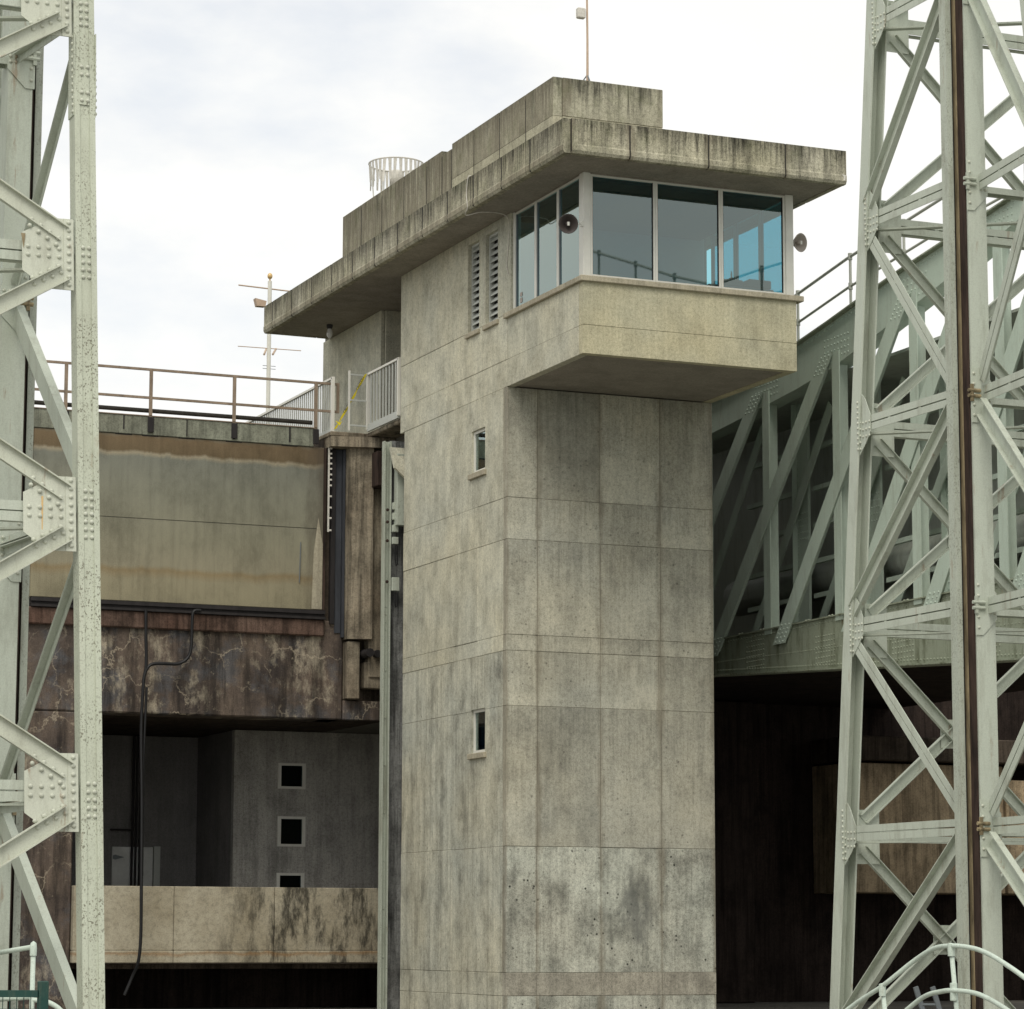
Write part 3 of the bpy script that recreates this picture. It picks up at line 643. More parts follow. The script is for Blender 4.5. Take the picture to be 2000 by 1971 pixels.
# gate handrail
GR_ = thing('gate_handrail', 'rusty brown two-rail handrail on top of the lock gate', 'railing', (18, YG, 13.05))
XS = [13.5, 15.43, 17.36, 19.3, 21.24]
for z in (14.11, 13.47):
    obj('rail', MB().box(11.8, 21.74, YG-.035, YG+.02, z-.026, z+.026), 'brown_steel', GR_)
for x in XS:
    obj('post', MB().box(x-.034, x+.034, YG-.05, YG+.012, 12.75, 14.08), 'brown_steel', GR_)
    obj('post_foot', MB().cbox(x-.07, x+.07, YG-.075, YG-.047, 12.68, 13.03, .01), 'black_steel', GR_)
obj('end_post', MB().box(21.742, 21.80, YG-.035, YG+.02, 13.44, 14.137), 'brown_steel', GR_)
obj('toe_pipe', MB().tube([(11.8, YG+.12, 13.2), (21.2, YG+.12, 13.2)], .05, 10), 'dark_seam', GR_)

# bar railings on the platform
def bar_railing(p0, p1, z0, z1, n, label, group):
    p0 = V(p0); p1 = V(p1); t = thing('bar_railing', label, 'railing', (p0.x, p0.y, z0), group); dr = (p1-p0).normalized(); sd = V((-dr.y, dr.x, 0))
    obj('top_rail', MB().bar(p0+V((0, 0, z1)), p1+V((0, 0, z1)), (0, 0, 1), .07, .05), 'paint_white', t)
    obj('bottom_rail', MB().bar(p0+V((0, 0, z0)), p1+V((0, 0, z0)), (0, 0, 1), .05, .16), 'paint_grey', t)
    for e in (p0, p1): obj('end_post', MB().obox(V((e.x, e.y, (z0+z1)/2)), (.035, 0, 0), (0, .035, 0), (0, 0, (z1-z0)/2+.03)), 'paint_white', t)
    bmesh_ = MB().obox((0, 0, (z0+z1)/2), dr*.022, sd*.012, (0, 0, (z1-z0)/2-.03)).mesh('baluster', 'paint_grey')
    for k in range(n):
        q = p0.lerp(p1, (k+1)/(n+1)); obj('baluster', None, None, t, mesh=bmesh_, loc=(q.x, q.y, 0))
bar_railing((XK-.02, 59.52, 0), (XK-.02, 61.5, 0), 13.05, 14.30, 9, 'short pale bar railing against the tower side above the pier', 'pale bar railings')
bar_railing((21.6, 61.85, 0), (21.6, 68.6, 0), 12.98, 14.22, 46, 'long pale bar railing receding behind the gate handrail', 'pale bar railings')
gt = thing('platform_gate', 'small pale three-bar gate frame beside the short bar railing', 'gate', (22.1, 61.52, 13.0))
gf = MB(); gf.box(21.86, 21.90, 61.50, 61.54, 12.97, 14.36)
obj('gate_post', gf, 'paint_white', gt)
for z in (14.27, 13.68, 13.1): obj('gate_bar', MB().box(21.902, XK-.05, 61.505, 61.535, z-.02, z+.02), 'paint_grey', gt)

# caution tape (flat printed ribbon, twisted)
tp = thing('caution_tape', 'yellow caution tape strung diagonally across the platform opening', 'tape', (21.7, 61.7, 13.0))
P = [V((22.26, 61.47, 14.30)), V((22.06, 61.55, 13.92)), V((21.97, 61.6, 13.72)), V((21.8, 61.68, 13.38)), V((21.63, 61.75, 13.03))]
Wd = [.05, .062, .02, .05, .02, .05]
rb = MB(); vs = []; fs = []
N = 24
for k in range(N+1):
    f = k/N*4; i = min(int(f), 3); q = P[i].lerp(P[i+1], f-i); q.z -= .03*math.sin(math.pi*k/N)
    w = .012+.028*abs(math.sin(k/N*math.pi*3.2+.6)); side = V((.85, -.1, .35)).normalized()
    vs += [q-side*w, q+side*w]
for k in range(N): fs.append((2*k, 2*k+1, 2*k+3, 2*k+2))
rb.add(vs, fs); obj('ribbon', rb, 'yellow_tape', tp)
txt = bpy.data.curves.new('tape_text', 'FONT'); txt.body = 'CAUTION'; txt.size = .075; txt.extrude = .001; txt.align_x = 'CENTER'; txt.align_y = 'CENTER'
def lettering(q0, q1, name):
    c = (q0+q1)/2; ax = (q1-q0).normalized(); nrm = V((-.36, -.92, .12)); nrm = (nrm-ax*nrm.dot(ax)).normalized(); b_ = nrm.cross(ax)
    to = bpy.data.objects.new(name, txt); COL.objects.link(to); mt = Matrix((ax, b_, nrm)).transposed().to_4x4(); mt.translation = c+nrm*.012
    dg = bpy.context.evaluated_depsgraph_get(); me = bpy.data.meshes.new_from_object(to.evaluated_get(dg)); bpy.data.objects.remove(to)
    me.transform(mt); me.materials.clear(); me.materials.append(MATS['tape_black'])
    o = bpy.data.objects.new(name, me); COL.objects.link(o); attach(o, tp)
lettering(V((22.08, 61.54, 13.95)), V((22.2, 61.5, 14.2)), 'lettering')
lettering(V((21.82, 61.67, 13.42)), V((21.95, 61.62, 13.68)), 'lettering')
obj('knot', MB().prism([(21.62, 61.72, 13.22), (21.72, 61.7, 13.17), (21.78, 61.7, 13.22), (21.72, 61.7, 13.1)], (.004, .01, 0)), 'yellow_tape', tp)

# pier between gate and tower
PR = thing('gate_pier', 'stained concrete pier with dark slots between gate and tower', 'pier', (22.2, 62, 0))
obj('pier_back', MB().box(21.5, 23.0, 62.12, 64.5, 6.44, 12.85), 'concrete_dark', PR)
obj('pier_column', MB().prism([(21.98, 61.75, 8.25), (22.5, 61.55, 8.25), (22.5, 62.1, 8.25), (21.98, 62.1, 8.25)], (0, 0, 4.45)), 'concrete_pier', PR)
obj('pier_side', MB().cbox(22.505, 22.95, 61.75, 62.1, 7.4, 12.7, .015), 'concrete_pier', PR)
obj('pier_cap', MB().prism([(21.52, 61.7, 12.62), (22.55, 61.35, 12.60), (22.98, 61.45, 12.62), (22.98, 62.1, 12.62), (21.52, 62.1, 12.62)], (0, 0, .235)), 'concrete_pier', PR)
obj('slot_strip', MB().box(21.64, 21.74, 61.98, 62.1, 8.6, 12.6), 'black_steel', PR)
obj('slot_strip', MB().box(21.76, 21.9, 62.02, 62.11, 8.4, 12.6), 'blue_black', PR)
obj('slot_strip', MB().box(21.91, 21.965, 61.95, 62.11, 8.3, 12.6), 'blue_black', PR)
obj('corbel_box', MB().cbox(22.46, 22.78, 61.2, 61.74, 11.7, 12.5, .02), 'rust', PR)
obj('lower_block', MB().cbox(22.0, 22.3, 61.78, 62.1, 6.9, 8.2, .02), 'concrete_pier', PR)
obj('lower_block', MB().cbox(22.42, 22.9, 61.8, 62.1, 7.15, 7.75, .02), 'concrete_pier', PR)
pp = MB(); pp.tube([(22.42, 61.45, 7.93), (22.42, 62.0, 7.93)], .10, 14); pp.tube([(22.66, 61.6, 7.93), (22.66, 62.0, 7.93)], .085, 14)
tag(obj('drain_pipes', pp, 'black_steel'), 'dark stub drain pipes below the concrete pier', 'pipe')
# water gauge scale
sg = thing('water_gauge', 'narrow pale gauge scale with tick marks beside the lock gate', 'gauge', (21.5, 61.9, 10.7))
obj('scale_board', MB().box(21.53, 21.565, 61.90, 61.93, 10.68, 12.75), 'lead_white', sg)
tk = MB().box(0, .055, -.008, .008, -.02, .02).mesh('tick', 'lead_white')
zt = [12.72, 12.60, 12.48, 12.38, 12.25, 12.13, 12.0, 11.88, 11.75, 11.50, 11.24, 11.0, 10.72]
for z in zt: obj('tick', None, None, sg, mesh=tk, loc=(21.567, 61.91, z))

# guide post with cable tray and boxes
gp = thing('guide_post', 'slender pale green steel post down the tower corner', 'post', (22.25, 60.0, 0))
gb = MB(); gb.box(22.15, 22.18, 59.9, 60.06, .01, 12.5); gb.box(22.18, 22.29, 60.02, 60.06, .01, 12.5); gb.box(22.29, 22.32, 59.9, 60.06, .01, 12.5)
obj('channel', gb, 'paint_pale', gp)
obj('slot_line', MB().box(22.322, 22.345, 59.98, 60.05, .01, 12.2), 'black_steel', gp)
obj('cover_plate', MB().cbox(22.38, 22.62, 59.7, 59.9, 10.6, 12.2, .01), 'paint_pale', gp)
obj('hood', MB().prism([(22.25, 59.5, 11.85), (22.62, 59.35, 11.45), (22.72, 59.5, 11.45), (22.72, 59.8, 12.35), (22.25, 59.8, 12.35)], (0, .1, 0)), 'concrete_left', gp)
for z in (11.05, 10.82, 10.55, 10.28): obj('junction_box', MB().cbox(22.33, 22.47, 59.82, 59.9, z-.09, z+.07, .01), 'paint_pale', gp)
obj('junction_box', MB().cbox(22.33, 22.5, 59.82, 59.9, 9.15, 9.45, .01), 'paint_pale', gp)
for z in (10.95, 10.68, 10.26, 9.35): obj('knob', MB().lathe((22.22, 59.88, z), (0, -1, 0), [(0, .035), (.03, .035), (.04, .02), (.04, .001)], 10), 'rust', gp)
for z, h in ((10.15, .45), (9.1, .32)):
    tag_ = MB().tube([(22.40, 59.85, z), (22.39, 59.82, z-h*.6), (22.415, 59.82, z-h), (22.45, 59.82, z-h*.9), (22.46, 59.85, z)], .014, 6)
    obj('cable_loop', tag_, 'black_rubber', gp)
rv = MB()
for k in range(22): rv.rivet((22.24+(.02 if k % 2 else -.02), 60.018, 8.9-.085*k if k < 9 else 7.4-(k-9)*.52), (0, -1, 0), .022)
ro = obj('rivets', rv, 'paint_pale', gp); ro['kind'] = 'stuff'
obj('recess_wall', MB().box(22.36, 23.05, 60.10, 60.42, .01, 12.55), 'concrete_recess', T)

# stained lintel wall, left abutment, opening
LW = thing('lintel_wall', 'dark stained concrete wall with pale lime veins under the gate', 'wall', (18.4, 62.2, 6.4))
obj('wall_face', MB().cbox(13.0, 21.98, 62.05, 62.9, 6.44, 8.675, .03), 'stained_wall', LW)
obj('wall_ledge', MB().cbox(13.0, 21.5, 61.93, 62.045, 8.30, 8.675, .03), 'rust_wall', LW)
obj('wall_face', MB().cbox(21.985, 22.98, 62.0, 62.11, 6.44, 6.88, .02), 'stained_wall', LW)
for q in ([(20.15, 8.0), (20.2, 7.75), (20.32, 7.62), (20.45, 7.5), (20.5, 7.4)], [(15.2, 7.6), (15.3, 7.2), (15.28, 6.8), (15.4, 6.6)]):
    pass
AB = thing('abutment_wall', 'dark stained concrete abutment behind the left lattice tower', 'wall', (12, 63, 0))
obj('wall_face', MB().cbox(6.0, 15.85, 62.06, 66, .01, 6.43, .03), 'stained_wall', AB)
obj('wall_face', MB().cbox(6.0, 12.99, 62.06, 66, 6.44, 8.67, .03), 'stained_wall', AB)
obj('upper_wall', MB().cbox(6.0, 14.68, 62.2, 66, 8.68, 13.0, .03), 'concrete_pier', AB)
BD = thing('band_wall', 'brown stained concrete parapet band below the dark opening', 'wall', (19, 62, 1))
xb = [15.86, 18.1, 20.4, 22.9]
for i in range(3):
    obj('concrete_panel', MB().cbox(xb[i]+.004, xb[i+1]-.004, 61.9+.004*i, 62.3, 1.30, 2.68, .012), 'band_concrete', BD)
    obj('concrete_panel', MB().cbox(xb[i]+.004, xb[i+1]-.004, 61.88, 62.3, 1.03, 1.295, .015), 'band_concrete', BD)
RM = thing('machine_room', 'dim grey room walls inside the opening behind the band', 'room', (19, 68, 0))
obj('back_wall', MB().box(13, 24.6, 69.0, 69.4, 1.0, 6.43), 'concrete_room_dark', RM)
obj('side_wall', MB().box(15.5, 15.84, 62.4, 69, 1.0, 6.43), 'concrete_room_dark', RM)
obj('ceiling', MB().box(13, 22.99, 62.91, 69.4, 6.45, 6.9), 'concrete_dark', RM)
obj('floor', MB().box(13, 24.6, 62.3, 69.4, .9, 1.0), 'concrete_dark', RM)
blk = MB(); 
def holed(x0, x1, z0, z1, y, th, holes):
    mb = MB(); xs = sorted({x0, x1, *[h[0] for h in holes], *[h[1] for h in holes]}); zs = sorted({z0, z1, *[h[2] for h in holes], *[h[3] for h in holes]})
    for i in range(len(xs)-1):
        for j in range(len(zs)-1):
            cx, cz = (xs[i]+xs[i+1])/2, (zs[j]+zs[j+1])/2
            if not any(h[0] < cx < h[1] and h[2] < cz < h[3] for h in holes): mb.box(xs[i], xs[i+1], y, y+th, zs[j], zs[j+1])
    return mb
RW = [(21.81, 22.46, 3.71, 4.42), (21.80, 22.45, 2.40, 3.09), (21.80, 22.45, 5.07, 5.68)]
obj('window_wall', holed(20.70, 24.6, 1.0, 6.43, 66.0, .2, RW), 'concrete_room', RM)
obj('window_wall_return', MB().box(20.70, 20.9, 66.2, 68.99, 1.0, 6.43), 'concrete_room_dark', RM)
for (x0, x1, z0, z1) in RW:
    fr = MB(); w = .06
    fr.box(x0-.02, x0+w, 65.97, 66.06, z0, z1); fr.box(x1-w, x1+.02, 65.97, 66.06, z0, z1); fr.box(x0+w, x1-w, 65.97, 66.06, z0, z0+w); fr.box(x0+w, x1-w, 65.97, 66.06, z1-w, z1)
    o = obj('window_frame', fr, 'paint_white', RM)
    obj('pane', MB().box(x0+w, x1-w, 66.0, 66.006, z0+w, z1-w), 'dark_glass', o)
    obj('window_backing', MB().box(x0, x1, 66.195, 66.2, z0, z1), 'interior_dark', o)
dr = thing('metal_door', 'white metal door with black strap hinge inside the dark opening', 'door', (19, 68.9, 1))
obj('door_leaf', MB().cbox(18.58, 19.6, 68.93, 68.99, 1.01, 3.74, .01), 'door_white', dr)
obj('door_jamb', MB().box(19.62, 19.78, 68.92, 68.99, 1.01, 3.76), 'paint_grey', dr)
obj('strap_hinge', MB().prism([(18.6, 68.925, 3.53), (18.66, 68.925, 3.55), (18.88, 68.925, 3.49), (18.66, 68.925, 3.43), (18.6, 68.925, 3.45)], (0, -.012, 0)), 'aluminium_dark', dr)
vp = MB()
for k, x in enumerate((19.05, 19.14, 19.24)): vp.tube([(x, 68.85, 1.05), (x, 68.85, 6.42)], .03, 8)
vp.tube([(18.5, 68.85, 4.15), (19.05, 68.85, 4.15)], .02, 6)
tag(obj('wall_pipes', vp, 'black_steel'), 'bundle of dark vertical pipes above the white metal door', 'pipe')
UV = thing('lower_wall', 'dark wall in the void below the band, shade in its colour', 'wall', (19, 64.5, 0))
obj('wall_face', MB().box(15.86, 24.6, 64.5, 65, .004, .9), 'concrete_shade', UV)  # coloured near black to stand in for the shade below the band
# black hose
hs = thing('black_hose', 'black rubber hose looping down from the gate across the opening', 'hose', (17.2, 61.4, .4))
hy = 61.80
obj('hose_run', MB().tube(smooth_([(17.30, hy, 8.70), (17.31, hy, 8.2), (17.33, hy, 7.47), (17.28, hy, 7.1), (17.25, hy, 6.03), (17.27, hy-.1, 4.5), (17.27, hy-.2, 2.7), (17.28, hy-.2, 1.6), (17.25, hy-.15, 1.06), (17.17, hy, .75), (17.0, hy, .35)]), .037, 8), 'black_rubber', hs)
obj('hose_loop', MB().tube(smooth_([(18.55, hy, 8.74), (18.40, hy, 8.72), (18.36, hy, 8.55), (18.35, hy, 7.95), (18.27, hy, 7.68), (18.05, hy, 7.54), (17.7, hy, 7.53), (17.45, hy, 7.50), (17.33, hy, 7.36), (17.27, hy, 7.1)]), .037, 8), 'black_rubber', hs)
obj('hose_bundle', MB().tube(smooth_([(17.36, hy+.03, 7.0), (17.33, hy+.03, 5.6), (17.33, hy+.02, 4.0), (17.31, hy-.1, 2.9)]), .03, 8), 'black_rubber', hs)

# white aerial mast behind
am = thing('aerial_mast', 'white pole with gold ball and aerial rods behind the platform', 'mast', (24.32, 75, 12.6))
obj('pole', MB().tube([(24.32, 75, 12.6), (24.32, 75, 19.48)], .058, 12), 'mast_white', am)
obj('ball_finial', MB().lathe((24.32, 75, 19.48), (0, 0, 1), [(0, .02), (.06, .02), (.07, .045), (.1, .064), (.14, .072), (.18, .064), (.21, .045), (.235, .001)], 16), 'gold', am, True)
obj('aerial_rod', MB().tube([(23.42, 75, 19.29), (25.3, 75.02, 19.24)], .02, 6), 'copper_tube', am)
obj('aerial_rod', MB().tube([(23.43, 75, 17.58), (25.25, 75, 17.60)], .012, 6), 'copper_tube', am)
for a, b2 in (((24.17, 74.95, 17.40), (24.44, 75.6, 17.70)), ((24.42, 74.95, 17.42), (24.72, 75.6, 17.72))):
    obj('folded_dipole', MB().tube([a, b2], .03, 8), 'copper_tube', am)
obj('step_pegs', MB().tube([(24.15, 75, 17.10), (24.52, 75, 17.10)], .008, 6).tube([(24.15, 75, 17.02), (24.52, 75, 17.02)], .008, 6), 'aluminium_dark', am)

# ================================================================== LATTICE TOWERS
ZN = [-.2, 3.35, 6.85, 10.28, 13.78, 17.25, 20.7]
def yfar(z): return 44.12-.104*z
def ynear(z): return 35.38+.131*z
SIZE = .88
def lattice(X0, sx, Wd, label, mat_near, shift_x=0, shift_y=0):
    t = thing('lattice_tower', label, 'steel tower', (X0, 39.75, 0), 'riveted lattice towers')
    rv = MB()
    def P_(a, y, z): return V((X0+sx*a, y, z))
    nX = V((-sx, 0, 0)); nY = V((0, -1, 0))
    def part(name, mb, mat='paint_tower'): return obj(name, mb, mat, t)
    zt = ZN[-1]
    # battered legs
    for (fn, far) in ((yfar, 1), (ynear, 0)):
        for a0 in (0.0, Wd):
            mb = MB(); e = 1 if far else -1         # outer direction in Y
            s2 = 1 if a0 == 0 else -1
            def pr(dx0, dx1, dy0, dy1):
                q = []
                for z in (-.2, zt):
                    y = fn(z); q += [P_(a0+s2*dx0, y+e*dy0, z), P_(a0+s2*dx1, y+e*dy0, z), P_(a0+s2*dx1, y+e*dy1, z), P_(a0+s2*dx0, y+e*dy1, z)]
                mb.add(q, [(0, 1, 2, 3), (7, 6, 5, 4), (0, 4, 5, 1), (1, 5, 6, 2), (2, 6, 7, 3), (3, 7, 4, 0)])
            pr(0, .03, -.14, .14)           # flange on the track side
            pr(.245, .275, -.14, .14)         # inner flange
            pr(.03, .245, .10, .125)         # outer web / cover plate
            pr(.03, .075, .125, .14); pr(.205, .245, .125, .14)
            part('leg', mb, mat_near if not far else 'paint_tower')
            # splice plate on near leg
            if not far and a0 == 0:
                sp = MB()
                for z0, z1 in ((12.35, 12.95),):
                    q = [P_(.08, fn(z0)-.132, z0), P_(.22, fn(z0)-.132, z0), P_(.22, fn(z1)-.132, z1), P_(.08, fn(z1)-.132, z1)]; sp.prism(q, (0, -.012, 0))
                    for k in range(2): 
                        xx = -.012 if k == 0 else .275
                        q = [P_(xx, fn(z0)-.14, z0-.15), P_(xx, fn(z0)+.14, z0-.15), P_(xx, fn(z1)+.14, z1+.4), P_(xx, fn(z1)-.14, z1+.4)]; sp.prism(q, (sx*.012, 0, 0))
                    for k in range(12):
                        z = z0-.1+k*.095
                        rv.rivet(P_(-.012, fn(z)-.10, z), nX, .028); rv.rivet(P_(.287, fn(z)-.10, z), -nX, .028)
                    for k in range(2):
                        for dz in (.06, .17, .42, .53): rv.rivet(P_(.10+.08*k, fn(z0+dz)-.146, z0+dz), nY, .030)
                part('splice_plate', sp, mat_near)
            # rivet clusters on legs at the nodes
            for z in ZN[1:-1]:
                if not far:
                    for k in range(7 if abs(z-6.85) < .1 else 5):
                        zz = z-.3+k*.1
                        if a0 == 0:
                            rv.rivet(P_(.10, fn(zz)-.126, zz), nY, .032); rv.rivet(P_(.18, fn(zz)-.126, zz), nY, .032)
                else:
                    if a0 == 0:
                        for k in range(10): rv.rivet(P_(0, fn(z)-.10, z-.42+.09*k), nX, .025)
    # guide column with track
    cm = MB(); ca = .15
    def cb(a0, a1, y0, y1, m=cm): m.box(min(X0+sx*(ca+a0), X0+sx*(ca+a1)), max(X0+sx*(ca+a0), X0+sx*(ca+a1)), y0, y1, -.2, zt)
    cb(.045, .075, 39.6, 40.05); cb(.075, .36, 39.6, 39.63); cb(.36, .39, 39.6, 40.05); cb(.075, .36, 40.02, 40.05)
    col = part('guide_column', cm)
    fl = MB(); cb(-.16, -.06, 39.85, 39.88, fl); cb(-.16, -.13, 39.88, 40.05, fl)
    obj('track_flange', fl, 'paint_pale', col)
    w1 = MB(); cb(-.128, .043, 39.92, 39.95, w1); obj('track_web', w1, 'black_steel', col)
    w2 = MB(); cb(.004, .016, 39.82, 39.918, w2); obj('track_rib', w2, 'rust_light', col)
    w3 = MB(); cb(.018, .043, 39.64, 39.915, w3); obj('track_bar', w3, 'rust', col)
    # back column
    bc = MB(); cb(Wd-.25, Wd-.05, 39.65, 39.85, bc); part('back_column', bc)
    def double(name, p0, p1, n, w=.118, gap=.022, mat='paint_tower', dep=.09):
        mb = MB(); o_ = (w+gap)/2
        mb.bar(p0, p1, n, w, .014, o_); mb.bar(p0, p1, n, w, .014, -o_)
        mb.bar(p0, p1, n, .014, dep, gap/2+.007, -dep/2-.008); mb.bar(p0, p1, n, .014, dep, -gap/2-.007, -dep/2-.008)
        for k in (.33, .66):
            q = V(p0).lerp(V(p1), k); ax = (V(p1)-V(p0)).normalized(); mb.bar(q-ax*.04, q+ax*.04, n, gap+.02, .008, 0, -.004)
        return part(name, mb, mat)
    def channel(name, p0, p1, n, w=.22, dep=.10, mat='paint_tower'):
        mb = MB(); mb.bar(p0, p1, n, w, .014, 0, -.03)
        mb.bar(p0, p1, n, .016, dep, w/2-.008, dep/2-.023); mb.bar(p0, p1, n, .016, dep, -w/2+.008, dep/2-.023)
        return part(name, mb, mat)
    def gusset(poly, th, mat='paint_tower'): return part('gusset_plate', MB().prism(poly, th), mat)
    YA, YB = 39.98, 39.5
    for i, z in enumerate(ZN[1:], 1):
        yf, yn = yfar(z), ynear(z)
        # track-side horizontals
        double('horizontal_strut', P_(.06, yf-.06, z), P_(.10, 40.05, z), nX)
        double('horizontal_strut', P_(.40, 39.56, z), P_(.06, yn+.06, z), nX)
        # back horizontals and cross struts
        part('horizontal_strut', MB().bar(P_(Wd, yf, z), P_(Wd, yn, z), nX, .2, .06))
        for (yy, nn) in ((yf, nY), (yn-.06, nY)):
            double('cross_strut', P_(.29, yy, z), P_(Wd-.29, yy, z), nn, .12, .02)
            part('cross_strut', MB().bar(P_(.29, yy+.2, z-.1), P_(Wd-.29, yy+.2, z-.1), (0, 0, 1), .12, .02))
        channel('cross_strut', P_(.53, 39.75, z-.08), P_(Wd-.1, 39.75, z-.08), V((0, 0, -1)), .24, .09)
        # plan bracing
        part('plan_brace', MB().bar(P_(.2, yf-.1, z-.14), P_(Wd-.1, 39.85, z-.14), (0, 0, 1), .14, .03))
        part('plan_brace', MB().bar(P_(.2, yn+.1, z-.14), P_(Wd-.1, 39.65, z-.14), (0, 0, 1), .14, .03))
        # gussets on track side: far leg and column
        gusset([P_(.035, yf-.09, z+.62), P_(.035, yf-.30, z+.42), P_(.035, yf-.46, z+.14), P_(.035, yf-.46, z-.16), P_(.035, yf-.30, z-.34), P_(.035, yf-.09, z-.52)], (sx*.012, 0, 0))
        for k in range(9):
            rv.rivet(P_(.033, yf-.13, z-.42+.115*k), nX, .025)
            if -1 < (k-4) < 1 or True: rv.rivet(P_(.033, yf-.22-.11*(k % 3), z-.22+.12*(k//3)+(.0)), nX, .025)
        gusset([P_(.06+ca-.04, 39.594, z+.42), P_(.25+ca-.04, 39.594, z+.42), P_(.45+ca-.04, 39.594, z+.20), P_(.45+ca-.04, 39.594, z-.22), P_(.19+ca-.04, 39.594, z-.48), P_(.06+ca-.04, 39.594, z-.48)], (0, -.014, 0))
        for k in range(4):
            rv.rivet(P_(.33+ca-.04, 39.58, z-.12+.08*k), nY, .028); rv.rivet(P_(.41+ca-.04, 39.58, z-.12+.08*k), nY, .028)
        for k in range(5): rv.rivet(P_(.11+ca-.04, 39.58, z-.36+.17*k), nY, .028)
        cl = MB(); cl.tube([P_(.0+ca-.04, 39.57, z+.04), P_(.22+ca-.04, 39.56, z+.04)], .03, 8); cl.tube([P_(.0+ca-.04, 39.57, z-.05), P_(.22+ca-.04, 39.56, z-.05)], .03, 8); cl.bar(P_(.07+ca-.04, 39.57, z-.14), P_(.07+ca-.04, 39.57, z+.14), nY, .05, .04)
        part('track_clamp', cl, 'rust_light' if i % 2 else 'paint_pale')
        # far-face gussets
        gusset([P_(.30, yf-.02, z+.42), P_(.75, yf-.02, z+.42), P_(.75, yf-.02, z-.5), P_(.30, yf-.02, z-.5)], (0, -.012, 0))
        # big near-face gussets with rivets
        yg = yn-.10
        def G2(a, dz): return P_(a, yg-.131*0+(.131*dz), z+dz)
        zz0, zz1 = -.49, .47
        gusset([G2(.30, zz1), G2(.55, zz1), G2(.97, .24), G2(.97, -.27), G2(.66, zz0), G2(.30, zz0)], (0, -.014, 0), 'paint_gusset')
        gusset([P_(.302, yg-.016+.131*zz0, z+zz0), P_(.43, yg-.016+.131*zz0, z+zz0), P_(.43, yg-.016+.131*zz1, z+zz1), P_(.302, yg-.016+.131*zz1, z+zz1)], (0, -.010, 0), 'paint_gusset')
        for k in range(9): rv.rivet(G2(.365, -.42+.105*k)+V((0, -.026, 0)), nY, .033)
        for k in range(4):
            for dz in (.055, -.055): rv.rivet(G2(.49+.135*k, dz)+V((0, -.014, 0)), nY, .033)
        for k in range(4):
            for o2 in (0, 1):
                rv.rivet(G2(.50+.115*k+.03*o2, .20+.075*k-.09*o2)+V((0, -.028, 0)), nY, .031)
                rv.rivet(G2(.50+.115*k-.03*o2, -.18-.062*k-.085*o2)+V((0, -.028, 0)), nY, .031)
    for i in range(len(ZN)-1):
        z0, z1 = ZN[i], ZN[i+1]; 
        up_leg = (i % 2 == 1) if True else 0      # brace between z0 and z1: which end is at the leg top
        for (fn, dy) in ((yfar, -.1), (ynear, .1)):
            yc = 40.06 if fn is yfar else 39.55
            ac = .12 if fn is yfar else .34
            if i % 2 == 1:   # leg at top, column at bottom
                double('diagonal_brace', P_(.05, fn(z1-.2)+dy*1.2, z1-.22), P_(ac, yc, z0+.22), nX, .115, .018)
            else:            # column at top, leg at bottom
                channel('diagonal_brace', P_(ac, yc, z1-.2), P_(.05, fn(z0+.3)+dy*1.2, z0+.26), nX, .28, .10)
        # X bracing of the far and near faces
        for (fn, near) in ((yfar, 0), (ynear, 1)):
            for s in (0, 1):
                za, zb = (z0+.26, z1-.26) if s == 0 else (z1-.26, z0+.26)
                off = (-.118 if near else -.04)-.03*s
                channel('cross_brace', P_(.42, fn(za)+off, za), P_(Wd-.42, fn(zb)+off, zb), nY, (.22 if near else .19), .07, 'paint_gusset' if near else 'paint_tower')
            zc = (z0+z1)/2
            gusset([P_(Wd/2-.2, fn(zc)-.02, zc-.25), P_(Wd/2+.2, fn(zc)-.02, zc-.25), P_(Wd/2+.2, fn(zc)-.02, zc+.25), P_(Wd/2-.2, fn(zc)-.02, zc+.25)], (0, .012, 0))
        part('cross_brace', MB().bar(P_(Wd, yfar(z0), z0), P_(Wd, 39.85, z1), nX, .16, .05))
        part('cross_brace', MB().bar(P_(Wd, ynear(z0), z0), P_(Wd, 39.65, z1), nX, .16, .05))
    if mat_near == 'paint_tower_near':
        yq = ynear(6.85)-.10
        st_ = MB(); st_.prism([P_(.74, yq-.016+.131*.2, 7.05), P_(.715, yq-.016+.131*.2, 7.05), P_(.72, yq-.016, 6.85), P_(.725, yq-.016-.131*.2, 6.62), P_(.738, yq-.016-.131*.2, 6.62)], (0, -.002, 0)); part('rust_streak', st_, 'rust_orange')
        st_ = MB(); st_.prism([P_(.99, ynear(10.4)-.117, 10.5), P_(.93, ynear(10.4)-.117, 10.5), P_(.95, ynear(10.3)-.117, 10.3)], (0, -.002, 0)); part('rust_streak', st_, 'rust_light')
    for (yy, a0) in ((yfar(0), .15), (ynear(0), .15), (39.8, .2), (yfar(0), Wd-.15), (ynear(0), Wd-.15), (39.75, Wd)):
        x_ = X0+sx*a0; part('footing', MB().cbox(x_-.45, x_+.45, yy-.45, yy+.45, -.212, -.13, .02), 'concrete_ground')
    o = obj('rivets', rv, 'paint_gusset', t, True); o['kind'] = 'stuff'
    t.scale = (SIZE,)*3; t.location = (X0*SIZE+shift_x, 39.75*SIZE+shift_y, .19)      # towers are 88 percent of the drawn unit size, on low footings
    return t
lattice(9.47, -1, 5.6, 'pale green riveted lattice tower at left edge with spotted leg', 'paint_tower_near', -.15, -.6)
lattice(24.5, 1, 4.2, 'pale green lattice tower with rusty guide track in front of chamber truss', 'paint_tower')

